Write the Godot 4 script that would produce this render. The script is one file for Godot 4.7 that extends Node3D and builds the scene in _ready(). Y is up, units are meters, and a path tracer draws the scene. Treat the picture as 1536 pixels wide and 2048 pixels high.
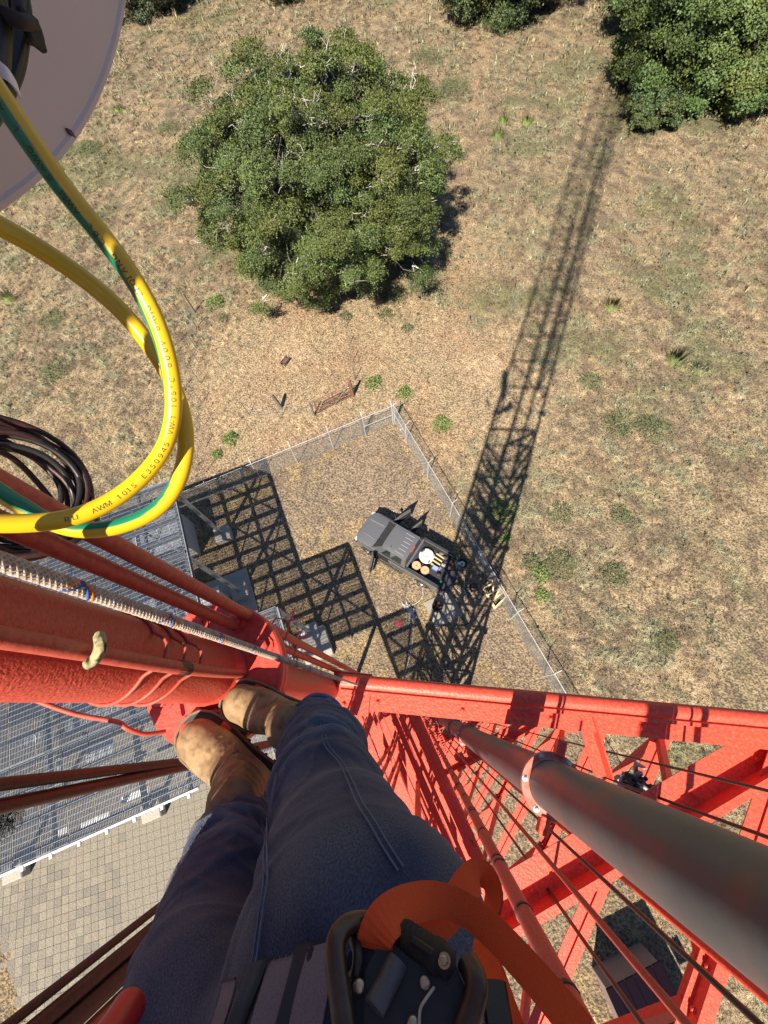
extends Node3D

# Plan axes: x east, z south, y up, metres. The camera stands over the origin.
const EYE := 24.0
const CD := Vector3(0.06852168, 0.40074799, 0.91362237)
const CN := Vector3(0.02997192, -0.91618832, 0.39962562)
const CE := Vector3(0.99719931, 0.0, -0.07478995)
const SUN := Vector3(0.254, -1.0, -0.776)
const DOWN := Vector3.DOWN
var rng := RandomNumberGenerator.new()
var names := {}
var T := {}
var fn := FastNoiseLite.new()


# A mesh collector. Corners are given counter-clockwise seen from outside.
class M:
	var v := PackedVector3Array()
	var n := PackedVector3Array()
	var c := PackedColorArray()
	var u := PackedVector2Array()
	var i := PackedInt32Array()
	var col := Color(1, 1, 1)

	func p(a: Vector3, nn: Vector3, uv := Vector2.ZERO) -> int:
		v.append(a)
		n.append(nn)
		c.append(col)
		u.append(uv)
		return v.size() - 1

	func t3(a: int, b: int, d: int) -> void:
		if (v[b] - v[a]).cross(v[d] - v[a]).dot(n[a] + n[b] + n[d]) > 0.0:
			i.append_array(PackedInt32Array([a, d, b]))
		else:
			i.append_array(PackedInt32Array([a, b, d]))

	func tri(a: Vector3, b: Vector3, d: Vector3) -> void:
		var nn := (b - a).cross(d - a).normalized()
		var k := p(a, nn)
		p(b, nn, Vector2(1, 0))
		p(d, nn, Vector2(0, 1))
		i.append_array(PackedInt32Array([k, k + 2, k + 1]))

	func quad(a: Vector3, b: Vector3, d: Vector3, e: Vector3) -> void:
		var nn := (d - a).cross(e - b).normalized()
		var k := p(a, nn, Vector2(0, 0))
		p(b, nn, Vector2(1, 0))
		p(d, nn, Vector2(1, 1))
		p(e, nn, Vector2(0, 1))
		i.append_array(PackedInt32Array([k, k + 2, k + 1, k, k + 3, k + 2]))

	# box with half axes x, y, z (right-handed) and a chamfer
	func box(o: Vector3, x: Vector3, y: Vector3, z: Vector3, bev := 0.0) -> void:
		if x.cross(y).dot(z) < 0.0:
			z = -z
		if bev <= 0.0:
			for f in [[x, y, z], [-x, z, y], [y, z, x], [-y, x, z], [z, x, y], [-z, y, x]]:
				quad(o + f[0] - f[1] - f[2], o + f[0] + f[1] - f[2], o + f[0] + f[1] + f[2], o + f[0] - f[1] + f[2])
			return
		var lx := x.length()
		var ly := y.length()
		var lz := z.length()
		var b := minf(bev, minf(lx, minf(ly, lz)) * 0.6)
		var ix := x * (1 - b / lx)
		var iy := y * (1 - b / ly)
		var iz := z * (1 - b / lz)
		for f in [[x, iy, iz], [-x, iz, iy], [y, iz, ix], [-y, ix, iz], [z, ix, iy], [-z, iy, ix]]:
			quad(o + f[0] - f[1] - f[2], o + f[0] + f[1] - f[2], o + f[0] + f[1] + f[2], o + f[0] - f[1] + f[2])
		for s: float in [1.0, -1.0]:
			for r: float in [1.0, -1.0]:
				qn(o + x * s + iy * r - iz, o + x * s + iy * r + iz, o + ix * s + y * r + iz, o + ix * s + y * r - iz, x * s / lx + y * r / ly)
				qn(o + y * s + iz * r - ix, o + y * s + iz * r + ix, o + iy * s + z * r + ix, o + iy * s + z * r - ix, y * s / ly + z * r / lz)
				qn(o + z * s + ix * r - iy, o + z * s + ix * r + iy, o + iz * s + x * r + iy, o + iz * s + x * r - iy, z * s / lz + x * r / lx)
				for w: float in [1.0, -1.0]:
					var nn := (x * s / lx + y * r / ly + z * w / lz).normalized()
					var k := p(o + x * s + iy * r + iz * w, nn)
					p(o + ix * s + y * r + iz * w, nn)
					p(o + ix * s + iy * r + z * w, nn)
					t3(k, k + 1, k + 2)

	func qn(a: Vector3, b: Vector3, d: Vector3, e: Vector3, nn: Vector3) -> void:
		nn = nn.normalized()
		var k := p(a, nn)
		p(b, nn)
		p(d, nn)
		p(e, nn)
		t3(k, k + 1, k + 2)
		t3(k, k + 2, k + 3)

	# bar of width w (across) and height h (along up) from a to b
	func bar(a: Vector3, b: Vector3, w: float, h: float, up := Vector3.UP, bev := 0.0) -> void:
		var d := b - a
		var s := d.cross(up)
		if s.length() < 1e-6:
			s = d.cross(Vector3.RIGHT)
		s = s.normalized()
		var t := s.cross(d).normalized()
		box((a + b) / 2, d / 2, t * h / 2, s * w / 2, bev)

	# L profile: a flat leg (width w, across) and a standing leg (height h), thickness th; side is +1 or -1
	func angle(a: Vector3, b: Vector3, w: float, h: float, th: float, up: Vector3, side: float) -> void:
		var s := (b - a).cross(up).normalized() * side
		var t := s.cross(b - a).normalized() * side
		bar(a + s * w / 2, b + s * w / 2, w, th, up)
		bar(a + s * th / 2 - t * (h + th) / 2, b + s * th / 2 - t * (h + th) / 2, th, h, up)

	func tube(pts: Array, r, sides := 8, caps := true, start := Vector3.ZERO, closed := false) -> void:
		var m := pts.size()
		var d: Vector3 = (pts[1] - pts[0]).normalized()
		var a := start
		if a == Vector3.ZERO:
			a = Vector3.UP if absf(d.y) < 0.9 else Vector3.RIGHT
		a = (a - d * a.dot(d)).normalized()
		var first := v.size()
		var along := 0.0
		for k in m:
			var q: Vector3 = pts[k]
			var nd: Vector3
			if closed:
				nd = (pts[(k + 1) % m] - pts[(k + m - 1) % m]).normalized()
			else:
				nd = ((pts[k + 1] - q) if k == 0 else ((q - pts[k - 1]) if k == m - 1 else (pts[k + 1] - pts[k - 1]))).normalized()
			a = (a - nd * a.dot(nd)).normalized()
			var b := nd.cross(a)
			var rad: float = r if r is float else r[k]
			if k:
				along += q.distance_to(pts[k - 1])
			for j in sides + 1:
				var ang := TAU * j / sides
				var o := a * cos(ang) + b * sin(ang)
				p(q + o * rad, o, Vector2(float(j) / sides, along))
		for k in (m if closed else m - 1):
			for j in sides:
				var x := first + k * (sides + 1) + j
				var y := first + ((k + 1) % m) * (sides + 1) + j
				t3(x, x + 1, y + 1)
				t3(x, y + 1, y)
		if caps and not closed:
			for e in [0, m - 1]:
				var nd: Vector3 = (pts[0] - pts[1]).normalized() if e == 0 else (pts[m - 1] - pts[m - 2]).normalized()
				var k0 := p(pts[e], nd)
				for j in sides + 1:
					p(v[first + e * (sides + 1) + j], nd)
				for j in sides:
					t3(k0, k0 + 1 + j, k0 + 2 + j)

	# revolve [(radius, height)] about axis y of x
	func lathe(prof: Array, x: Transform3D, sides := 24, smooth := false) -> void:
		for k in prof.size() - 1:
			var a: Vector2 = prof[k]
			var b: Vector2 = prof[k + 1]
			if a.distance_to(b) < 1e-6:
				continue
			var nn := Vector2(b.y - a.y, a.x - b.x).normalized()
			var na := nn
			var nb := nn
			if smooth:
				if k > 0:
					var z: Vector2 = prof[k - 1]
					na = (nn + Vector2(a.y - z.y, z.x - a.x).normalized()).normalized()
				if k < prof.size() - 2:
					var z2: Vector2 = prof[k + 2]
					nb = (nn + Vector2(z2.y - b.y, b.x - z2.x).normalized()).normalized()
			var first := v.size()
			for j in sides + 1:
				var ca := cos(TAU * j / sides)
				var sa := sin(TAU * j / sides)
				p(x * Vector3(a.x * ca, a.y, a.x * sa), (x.basis * Vector3(na.x * ca, na.y, na.x * sa)).normalized(), Vector2(float(j) / sides, a.y))
				p(x * Vector3(b.x * ca, b.y, b.x * sa), (x.basis * Vector3(nb.x * ca, nb.y, nb.x * sa)).normalized(), Vector2(float(j) / sides, b.y))
			for j in sides:
				var q := first + j * 2
				t3(q, q + 1, q + 3)
				t3(q, q + 3, q + 2)

	# rows x cols grid of points, smooth, outside given by the order (rows then cols, right-handed)
	func grid(pts: PackedVector3Array, rows: int, cols: int, flip := false) -> void:
		var first := v.size()
		for r in rows:
			for q in cols:
				var dx := pts[r * cols + mini(q + 1, cols - 1)] - pts[r * cols + maxi(q - 1, 0)]
				var dy := pts[mini(r + 1, rows - 1) * cols + q] - pts[maxi(r - 1, 0) * cols + q]
				var nn := dx.cross(dy).normalized()
				p(pts[r * cols + q], -nn if flip else nn, Vector2(float(q) / (cols - 1), float(r) / (rows - 1)))
		for r in rows - 1:
			for q in cols - 1:
				var k := first + r * cols + q
				t3(k, k + 1, k + cols + 1)
				t3(k, k + cols + 1, k + cols)

	# flat outline (counter-clockwise seen along -normal) with thickness
	func slab(o: Vector3, ax: Vector3, ay: Vector3, outline: PackedVector2Array, th: float) -> void:
		var nz := ax.cross(ay).normalized() * th
		var ids := Geometry2D.triangulate_polygon(outline)
		for k in range(0, ids.size(), 3):
			var q := [outline[ids[k]], outline[ids[k + 1]], outline[ids[k + 2]]]
			var w := []
			for e in q:
				w.append(o + ax * e.x + ay * e.y)
			for s in 2:
				var nn: Vector3 = -nz.normalized() if s == 0 else nz.normalized()
				var f := p(w[0] + nz * s, nn)
				p(w[1] + nz * s, nn)
				p(w[2] + nz * s, nn)
				t3(f, f + 1, f + 2)
		var area := 0.0
		for k in outline.size():
			area += outline[k].cross(outline[(k + 1) % outline.size()])
		for k in outline.size():
			var a2 := outline[k]
			var b2 := outline[(k + 1) % outline.size()]
			var a := o + ax * a2.x + ay * a2.y
			var b := o + ax * b2.x + ay * b2.y
			qn(a, b, b + nz, a + nz, (b - a).cross(nz) * signf(area))

	func mesh() -> ArrayMesh:
		var arr := []
		arr.resize(Mesh.ARRAY_MAX)
		arr[Mesh.ARRAY_VERTEX] = v
		arr[Mesh.ARRAY_NORMAL] = n
		arr[Mesh.ARRAY_COLOR] = c
		arr[Mesh.ARRAY_TEX_UV] = u
		arr[Mesh.ARRAY_INDEX] = i
		var am := ArrayMesh.new()
		am.add_surface_from_arrays(Mesh.PRIMITIVE_TRIANGLES, arr)
		return am


func numbered(called: String) -> String:
	if not names.has(called):
		names[called] = 0
		return called
	names[called] += 1
	return "%s_%03d" % [called, names[called]]


func thing(called: String, label: String, category: String, group := "", at := Vector3.ZERO) -> Node3D:
	var o := Node3D.new()
	o.name = numbered(called)
	o.position = at
	add_child(o)
	return tag(o, label, category, group)


func tag(o: Node3D, label: String, category := "", group := "") -> Node3D:
	o.set_meta("label", label)
	if category:
		o.set_meta("category", category)
	if group:
		o.set_meta("group", group)
	return o


func part(called: String, m, mt: Material, parent: Node3D, kind := "") -> MeshInstance3D:
	var o := MeshInstance3D.new()
	o.mesh = m.mesh() if m is M else m
	o.material_override = mt
	if parent == self:
		called = numbered(called)
	else:
		var base := called
		var k := 0
		while parent.has_node(NodePath(called)):
			k += 1
			called = "%s_%03d" % [base, k]
	o.name = called
	parent.add_child(o, true)
	if kind:
		o.set_meta("kind", kind)
	return o


# where the view through photo point (x, y) meets the level h
func P(x: float, y: float, h := 0.0) -> Vector3:
	var r := Vector3(x - 768, y - 1024, 880)
	var t := (EYE - h) / r.dot(CD)
	return Vector3(r.dot(CE) * t, h, -r.dot(CN) * t)


func lin(r: float, g: float, b: float) -> Color:
	return Color(r, g, b).linear_to_srgb()


func noise(freq: float, seed_: int, octaves := 4, kind := FastNoiseLite.TYPE_SIMPLEX_SMOOTH) -> FastNoiseLite:
	var f := FastNoiseLite.new()
	f.noise_type = kind
	f.frequency = freq
	f.seed = seed_
	f.fractal_octaves = octaves
	return f


func ntex(freq: float, seed_: int, ramp: Array, size := 512, octaves := 4, kind := FastNoiseLite.TYPE_SIMPLEX_SMOOTH) -> NoiseTexture2D:
	var t := NoiseTexture2D.new()
	t.width = size
	t.height = size
	t.seamless = true
	t.noise = noise(freq, seed_, octaves, kind)
	if ramp.size():
		var g := Gradient.new()
		g.offsets = PackedFloat32Array(ramp.map(func(e): return e[0]))
		g.colors = PackedColorArray(ramp.map(func(e): return e[1]))
		t.color_ramp = g
	return t


func nmap(freq: float, seed_: int, strength := 4.0, size := 512, octaves := 4, kind := FastNoiseLite.TYPE_SIMPLEX_SMOOTH) -> NoiseTexture2D:
	var t := ntex(freq, seed_, [], size, octaves, kind)
	t.as_normal_map = true
	t.bump_strength = strength
	return t


func mat(c: Color, rough := 0.6, metal := 0.0) -> StandardMaterial3D:
	var m := StandardMaterial3D.new()
	m.albedo_color = c
	m.roughness = rough
	m.metallic = metal
	return m


func tri(m: StandardMaterial3D, tex: Texture2D, scale: float, nm: Texture2D = null, depth := 1.0, world := true) -> StandardMaterial3D:
	m.uv1_triplanar = true
	m.uv1_world_triplanar = world
	m.uv1_scale = Vector3.ONE * scale
	if tex:
		m.albedo_texture = tex
	if nm:
		m.normal_enabled = true
		m.normal_texture = nm
		m.normal_scale = depth
	return m


func grey(a: float) -> Color:
	return Color(a, a, a)


func _ready() -> void:
	rng.seed = 7
	var cam := Camera3D.new()
	cam.name = "camera"
	cam.transform = Transform3D(Basis(Vector3(CE.x, -CD.x, -CN.x), Vector3(-CE.y, CD.y, CN.y), Vector3(-CE.z, CD.z, CN.z)), Vector3(0, EYE, 0))
	cam.fov = rad_to_deg(2 * atan(1024.0 / 880.0))
	cam.near = 0.02
	cam.far = 1200
	add_child(cam)
	cam.current = true
	var env := Environment.new()
	var sky := Sky.new()
	var sm := ProceduralSkyMaterial.new()
	sm.sky_top_color = Color(0.36, 0.46, 0.62)
	sm.sky_horizon_color = Color(0.7, 0.77, 0.84)
	sm.ground_horizon_color = Color(0.55, 0.55, 0.5)
	sm.ground_bottom_color = Color(0.38, 0.32, 0.24)
	sm.sky_curve = 0.12
	sm.sky_energy_multiplier = SKY_E
	sm.ground_energy_multiplier = SKY_E
	sky.sky_material = sm
	env.background_mode = Environment.BG_SKY
	env.sky = sky
	env.tonemap_mode = Environment.TONE_MAPPER_LINEAR
	env.tonemap_exposure = EXPO
	env.sdfgi_enabled = true
	env.ssao_enabled = true
	env.ssil_enabled = true
	var we := WorldEnvironment.new()
	we.name = "world_environment"
	we.environment = env
	add_child(we)
	var sun := DirectionalLight3D.new()
	sun.name = "sun"
	sun.light_color = Color(1.0, 0.95, 0.87)
	sun.light_energy = SUN_E
	sun.light_angular_distance = 0.5
	sun.shadow_enabled = true
	sun.directional_shadow_max_distance = 300
	add_child(sun)
	sun.look_at_from_position(Vector3.ZERO, SUN, Vector3.UP)
	textures()
	ground()
	fence()
	field_fences()
	platform()
	pavement()
	shed()
	trees()
	weeds()
	tower()
	tower_lines()
	truck()
	yard_items()
	dish()
	wires()
	worker()


const SKY_E := 0.72
const EXPO := 2.4
const SUN_E := 1.5


func textures() -> void:
	var g := func(a: float) -> Color: return Color(a, a, a)
	# ground: dry grass
	var m := mat(Color.WHITE, 0.95)
	m.vertex_color_use_as_albedo = true
	tri(m, ntex(0.035, 11, [[0.0, g.call(0.42)], [0.35, g.call(0.66)], [0.6, g.call(0.92)], [1.0, Color(1, 0.98, 0.93)]], 1024, 5), 0.16)
	m.detail_enabled = true
	m.detail_blend_mode = BaseMaterial3D.BLEND_MODE_MUL
	m.detail_uv_layer = BaseMaterial3D.DETAIL_UV_1
	m.detail_albedo = ntex(0.02, 12, [[0.0, g.call(0.7)], [0.45, g.call(0.95)], [1.0, Color(1, 1, 1)]], 512, 4)
	m.normal_enabled = true
	m.normal_texture = nmap(0.05, 13, 8.0, 1024, 5)
	m.normal_scale = 1.5
	T.ground = m
	m = mat(Color.WHITE, 0.9)
	m.vertex_color_use_as_albedo = true
	m.backlight_enabled = true
	m.backlight = Color(0.25, 0.22, 0.14)
	T.grass = m
	m = mat(Color.WHITE, 0.6)
	m.vertex_color_use_as_albedo = true
	m.backlight_enabled = true
	m.backlight = Color(0.2, 0.28, 0.06)
	T.leaf = m
	T.bark = tri(mat(lin(0.20, 0.185, 0.17), 0.95), ntex(0.05, 21, [[0, g.call(0.5)], [1, g.call(1.0)]]), 1.2)
	T.twig = mat(lin(0.5, 0.485, 0.46), 0.9)
	T.galv = tri(mat(lin(0.6, 0.62, 0.64), 0.5, 0.25), ntex(0.03, 31, [[0, g.call(0.75)], [1, g.call(1.0)]]), 3.0)
	T.wire = mat(lin(0.3, 0.31, 0.32), 0.55, 0.2)
	T.grate = tri(mat(lin(0.23, 0.28, 0.37), 0.45, 0.3), ntex(0.02, 32, [[0, g.call(0.7)], [1, g.call(1.0)]]), 0.7)
	T.steel = tri(mat(lin(0.34, 0.36, 0.40), 0.5, 0.4), ntex(0.03, 33, [[0, g.call(0.7)], [1, g.call(1.0)]]), 1.5)
	T.rust = tri(mat(Color.WHITE, 0.85), ntex(0.04, 34, [[0, lin(0.10, 0.045, 0.03)], [0.6, lin(0.2, 0.10, 0.07)], [1, lin(0.28, 0.2, 0.16)]]), 2.0)
	T.post = tri(mat(Color.WHITE, 0.9), ntex(0.05, 35, [[0, lin(0.09, 0.08, 0.07)], [1, lin(0.25, 0.22, 0.19)]]), 3.0)
	T.concrete = tri(mat(Color.WHITE, 0.9), ntex(0.03, 36, [[0, lin(0.2, 0.19, 0.17)], [0.55, lin(0.33, 0.31, 0.28)], [1, lin(0.42, 0.4, 0.36)]]), 0.8)
	# red tower paint: weathered, chalky, with chips
	m = tri(mat(Color.WHITE, 0.48), ntex(0.02, 41, [[0, lin(0.16, 0.04, 0.026)], [0.14, lin(0.22, 0.035, 0.024)], [0.2, lin(0.55, 0.05, 0.028)], [0.5, lin(0.64, 0.066, 0.036)], [0.8, lin(0.70, 0.085, 0.046)], [0.88, lin(0.7, 0.12, 0.075)], [0.92, lin(0.66, 0.3, 0.22)], [1, lin(0.62, 0.5, 0.45)]], 1024, 6), 1.7, nmap(0.06, 42, 3.0), 0.5)
	T.red = m
	m = m.duplicate()
	m.albedo_texture = ntex(0.03, 43, [[0, lin(0.18, 0.035, 0.03)], [0.22, lin(0.36, 0.05, 0.035)], [0.5, lin(0.5, 0.065, 0.04)], [0.93, lin(0.58, 0.085, 0.055)], [1, lin(0.6, 0.2, 0.16)]], 1024, 6)
	m.normal_texture = nmap(0.03, 44, 6.0, 1024, 5)
	m.normal_scale = 1.1
	m.uv1_scale = Vector3.ONE * 4.0
	m.roughness = 0.42
	T.leg = m
	m = m.duplicate()
	m.albedo_texture = ntex(0.02, 45, [[0, lin(0.2, 0.05, 0.04)], [0.3, lin(0.42, 0.07, 0.045)], [0.7, lin(0.5, 0.09, 0.06)], [1, lin(0.45, 0.16, 0.12)]], 512, 5)
	m.normal_scale = 0.35
	m.uv1_scale = Vector3.ONE * 5.0
	m.roughness = 0.5
	T.conduit = m
	m = m.duplicate()
	m.albedo_texture = ntex(0.02, 46, [[0, lin(0.012, 0.006, 0.006)], [0.5, lin(0.035, 0.011, 0.01)], [1, lin(0.075, 0.02, 0.017)]], 512, 5)
	T.dark_shaded_red = m  # red cable paint darkened: shade put into the colour
	T.black = tri(mat(lin(0.016, 0.015, 0.016), 0.42), null, 1.0, nmap(0.03, 47, 2.0, 256), 0.3)
	T.rubber = mat(lin(0.02, 0.02, 0.02), 0.75)
	# grey pipe, dull metal with red overspray in broad patches
	T.pipe = tri(mat(Color.WHITE, 0.45, 0.0), ntex(0.006, 48, [[0, lin(0.055, 0.06, 0.07)], [0.6, lin(0.075, 0.08, 0.09)], [0.74, lin(0.09, 0.075, 0.075)], [0.9, lin(0.19, 0.07, 0.05)], [1, lin(0.26, 0.075, 0.045)]], 512, 3), 0.9, nmap(0.05, 49, 1.5, 512, 4), 0.15)
	T.pale = tri(mat(Color.WHITE, 0.6), ntex(0.02, 50, [[0, lin(0.42, 0.08, 0.055)], [0.45, lin(0.46, 0.14, 0.105)], [0.8, lin(0.47, 0.2, 0.165)], [1, lin(0.58, 0.45, 0.41)]], 256, 4), 4.0)
	T.rope = tri(mat(Color.WHITE, 0.95), ntex(0.03, 53, [[0, lin(0.24, 0.16, 0.11)], [0.45, lin(0.42, 0.34, 0.28)], [1, lin(0.56, 0.5, 0.44)]], 256, 4), 5.0)
	T.dish = tri(mat(Color.WHITE, 0.55), ntex(0.008, 101, [[0, lin(0.54, 0.43, 0.39)], [1, lin(0.6, 0.5, 0.46)]], 256, 3), 0.6)
	m = mat(Color.WHITE, 0.85)
	m.vertex_color_use_as_albedo = true
	m.rim_enabled = true
	m.rim = 0.25
	tri(m, ntex(0.16, 102, [[0, grey(0.38)], [0.45, grey(0.72)], [0.6, grey(0.86)], [1, grey(1.0)]], 512, 3), 4.6, nmap(0.2, 103, 6.0, 512, 3), 0.6)
	T.denim = m
	T.seam = mat(lin(0.10, 0.135, 0.23), 0.85)
	m = mat(Color.WHITE, 0.6)
	m.vertex_color_use_as_albedo = true
	tri(m, ntex(0.03, 104, [[0, grey(0.5)], [0.25, grey(0.78)], [0.55, grey(0.95)], [1, grey(1.0)]], 512, 4), 2.2, nmap(0.05, 105, 4.0, 512, 4), 0.35)
	T.leather = m
	T.sole = mat(lin(0.045, 0.043, 0.04), 0.8)
	T.welt = mat(lin(0.16, 0.12, 0.075), 0.8)
	T.webbing = tri(mat(Color.WHITE, 0.85), ntex(0.1, 106, [[0, lin(0.16, 0.125, 0.125)], [1, lin(0.27, 0.22, 0.22)]], 256), 20.0)
	T.orange = tri(mat(Color.WHITE, 0.8), ntex(0.15, 107, [[0, lin(0.66, 0.075, 0.012)], [1, lin(0.82, 0.115, 0.018)]], 256), 18.0, nmap(0.25, 108, 4.0, 256, 2), 0.4)
	T.bronze = tri(mat(Color.WHITE, 0.35, 0.7), ntex(0.02, 109, [[0, lin(0.05, 0.035, 0.025)], [1, lin(0.14, 0.1, 0.075)]], 256), 8.0)
	T.knurl = tri(mat(lin(0.022, 0.021, 0.018), 0.6), null, 1, nmap(0.3, 110, 8.0, 256, 1), 1.0)
	T.knurl.uv1_scale = Vector3.ONE * 30
	T.brass = mat(lin(0.5, 0.42, 0.3), 0.35, 0.9)
	T.pin = tri(mat(lin(0.1, 0.1, 0.11), 0.5, 0.4), null, 8, nmap(0.05, 111, 4.0, 256), 0.6)
	T.toolred = mat(lin(0.42, 0.012, 0.014), 0.35)
	T.fleck_orange = mat(lin(0.72, 0.2, 0.02), 0.9)
	T.fleck_blue = mat(lin(0.03, 0.11, 0.38), 0.9)
	T.flange = tri(mat(Color.WHITE, 0.42), ntex(0.02, 54, [[0, lin(0.55, 0.045, 0.03)], [0.6, lin(0.66, 0.06, 0.04)], [1, lin(0.72, 0.1, 0.075)]], 512, 5), 3.0, nmap(0.05, 55, 3.0), 0.4)


func zone(x: float, z: float) -> Color:
	var n := -z
	var a := fn.get_noise_2d(x * 1.0, n * 1.0)
	var b := fn.get_noise_2d(x * 5.0 + 300, n * 5.0)
	var d := fn.get_noise_2d(x * 22.0 - 90, n * 22.0)
	var straw := Color(0.385, 0.292, 0.175)
	var pale := Color(0.51, 0.395, 0.25)
	var dull := Color(0.2, 0.165, 0.11)
	var green := Color(0.19, 0.2, 0.09)
	var dirt := Color(0.47, 0.315, 0.195)
	var c := straw.lerp(dull, clampf(0.35 + b * 1.1, 0, 1))
	var e := fn.get_noise_2d(x * 52.0 + 17, n * 52.0 - 8)
	c = c.lerp(pale, clampf(d * 1.5 + e * 1.2 + 0.15, 0, 1) * 0.8)
	c = c.lerp(Color(0.15, 0.115, 0.085), clampf(-d * 1.2 - e * 1.5 - 0.12, 0, 0.75))
	c = c.lerp(green, clampf((a + b * 0.8 - 0.1) * 1.8, 0, 0.65))
	# worn yard round the gate and the path up the field
	var px := 2.6 + (n - 20) * 0.085 + sin(n * 0.13) * 0.8 + sin(n * 0.41 + 1.0) * 0.45
	var worn := 1.0 - smoothstep(0.3, 1.6, absf(x - px))
	worn *= smoothstep(18, 24, n)
	var open := 1.0 - smoothstep(8.0, 13.0, Vector2(x + 5.5, n - 20.5).length())
	open = maxf(open, 0.75 * (1.0 - smoothstep(3.0, 8.0, Vector2(x - 3.5, n - 20).length())))
	open = maxf(open, 0.6 * (1.0 - smoothstep(2.0, 6.0, Vector2(x - 3.5, n - 33).length())))
	c = c.lerp(pale.lerp(dirt, clampf(0.3 + b, 0, 1)), clampf(open * (1.1 + b) * 0.9, 0, 0.95))
	var sand := 1.0 - smoothstep(0.9, 1.7, Vector2(x + 8.9, n - 23.2).length())
	sand = maxf(sand, 1.0 - smoothstep(0.7, 1.5, Vector2((x - 4.4) * 0.75, n - 21.4).length()))
	c = c.lerp(Color(0.58, 0.43, 0.28), sand * 0.85)
	c = c.lerp(dirt, clampf(worn * (0.35 + d * 1.0), 0, 0.6))
	# fenced yard: sparse dead grass on dark gravelly soil
	var f := (Vector2(x, n) - Vector2(-1.43, 16.85))
	var ins := minf(f.dot(Vector2(-0.363, -0.932)) * -1.0, 99)
	ins = minf(-f.dot(Vector2(-0.363, 0.932)), -f.dot(Vector2(0.892, 0.452)))
	if ins > -0.3:
		var gr := Color(0.37, 0.285, 0.2).lerp(Color(0.26, 0.2, 0.155), clampf(0.5 + b * 1.4, 0, 1))
		gr = gr.lerp(Color(0.5, 0.37, 0.19), clampf((d + b * 0.9 - 0.06) * 2.6, 0, 0.85))
		gr = gr.lerp(Color(0.3, 0.22, 0.13), clampf((a + 0.35 - (n - 4) * 0.03) * 1.2, 0, 0.5) if n < 9 else 0.0)
		c = c.lerp(gr, smoothstep(-0.3, 0.5, ins))
	return c


func height(x: float, z: float) -> float:
	var w := smoothstep(14.0, 40.0, Vector2(x, z + 4).length())
	return fn.get_noise_2d(x * 2.0 + 70, z * 2.0) * 0.5 * w


func ground() -> void:
	fn.noise_type = FastNoiseLite.TYPE_SIMPLEX_SMOOTH
	fn.frequency = 0.03
	fn.seed = 5
	fn.fractal_octaves = 4
	var xs := []
	var zs := []
	var q := -62.0
	while q < 48:
		xs.append(q)
		q += 0.28 if q > -22 and q < 18 else 0.5
	q = -112.0
	while q < 18:
		zs.append(q)
		q += 0.28 if q > -30 else 0.55
	xs = [-700.0, -350.0, -180.0, -110.0, -80.0] + xs + [60.0, 90.0, 140.0, 300.0, 700.0]
	zs = [-900.0, -500.0, -260.0, -170.0, -130.0] + zs + [30.0, 60.0, 120.0, 300.0, 700.0]
	var m := M.new()
	for z in zs:
		for x in xs:
			m.col = zone(x, z)
			var e := 0.4
			var nn := Vector3(height(x - e, z) - height(x + e, z), 2 * e, height(x, z - e) - height(x, z + e)).normalized()
			m.p(Vector3(x, height(x, z), z), nn)
	var w: int = xs.size()
	for r in zs.size() - 1:
		for k in w - 1:
			var o: int = r * w + k
			m.i.append_array(PackedInt32Array([o, o + 1, o + w + 1, o, o + w + 1, o + w]))
	part("ground", m, T.ground, self, "structure")
	grass_cover()


# one tuft: thin bent blades fanning out of a point
func tuft(blades: int, tall: float, spread: float, width: float, seed_: int, curl := 0.5) -> ArrayMesh:
	var r := RandomNumberGenerator.new()
	r.seed = seed_
	var m := M.new()
	for k in blades:
		var a := r.randf() * TAU
		var d := Vector3(cos(a), 0, sin(a))
		var l := tall * r.randf_range(0.6, 1.1)
		var s := spread * r.randf_range(0.3, 1.0)
		var b := d * r.randf() * spread * 0.25
		var mid := b + d * s * 0.45 + Vector3.UP * l * 0.65
		var tip := b + d * s * (0.8 + curl) + Vector3.UP * l * (1.0 - curl * 0.35)
		var side := d.cross(Vector3.UP) * width * r.randf_range(0.7, 1.2)
		m.col = grey(r.randf_range(0.75, 1.1))
		var nn := (Vector3.UP * 1.4 + d * 0.5).normalized()
		var f := m.p(b - side, nn)
		m.p(b + side, nn)
		m.p(mid - side * 0.8, nn)
		m.p(mid + side * 0.8, nn)
		m.p(tip, nn)
		m.t3(f, f + 1, f + 3)
		m.t3(f, f + 3, f + 2)
		m.t3(f + 2, f + 3, f + 4)
	return m.mesh()


func inside_yard(x: float, n: float) -> float:
	var f := Vector2(x, n) - Vector2(-1.43, 16.85)
	return minf(-f.dot(Vector2(-0.363, 0.932)), -f.dot(Vector2(0.892, 0.452)))


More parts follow.
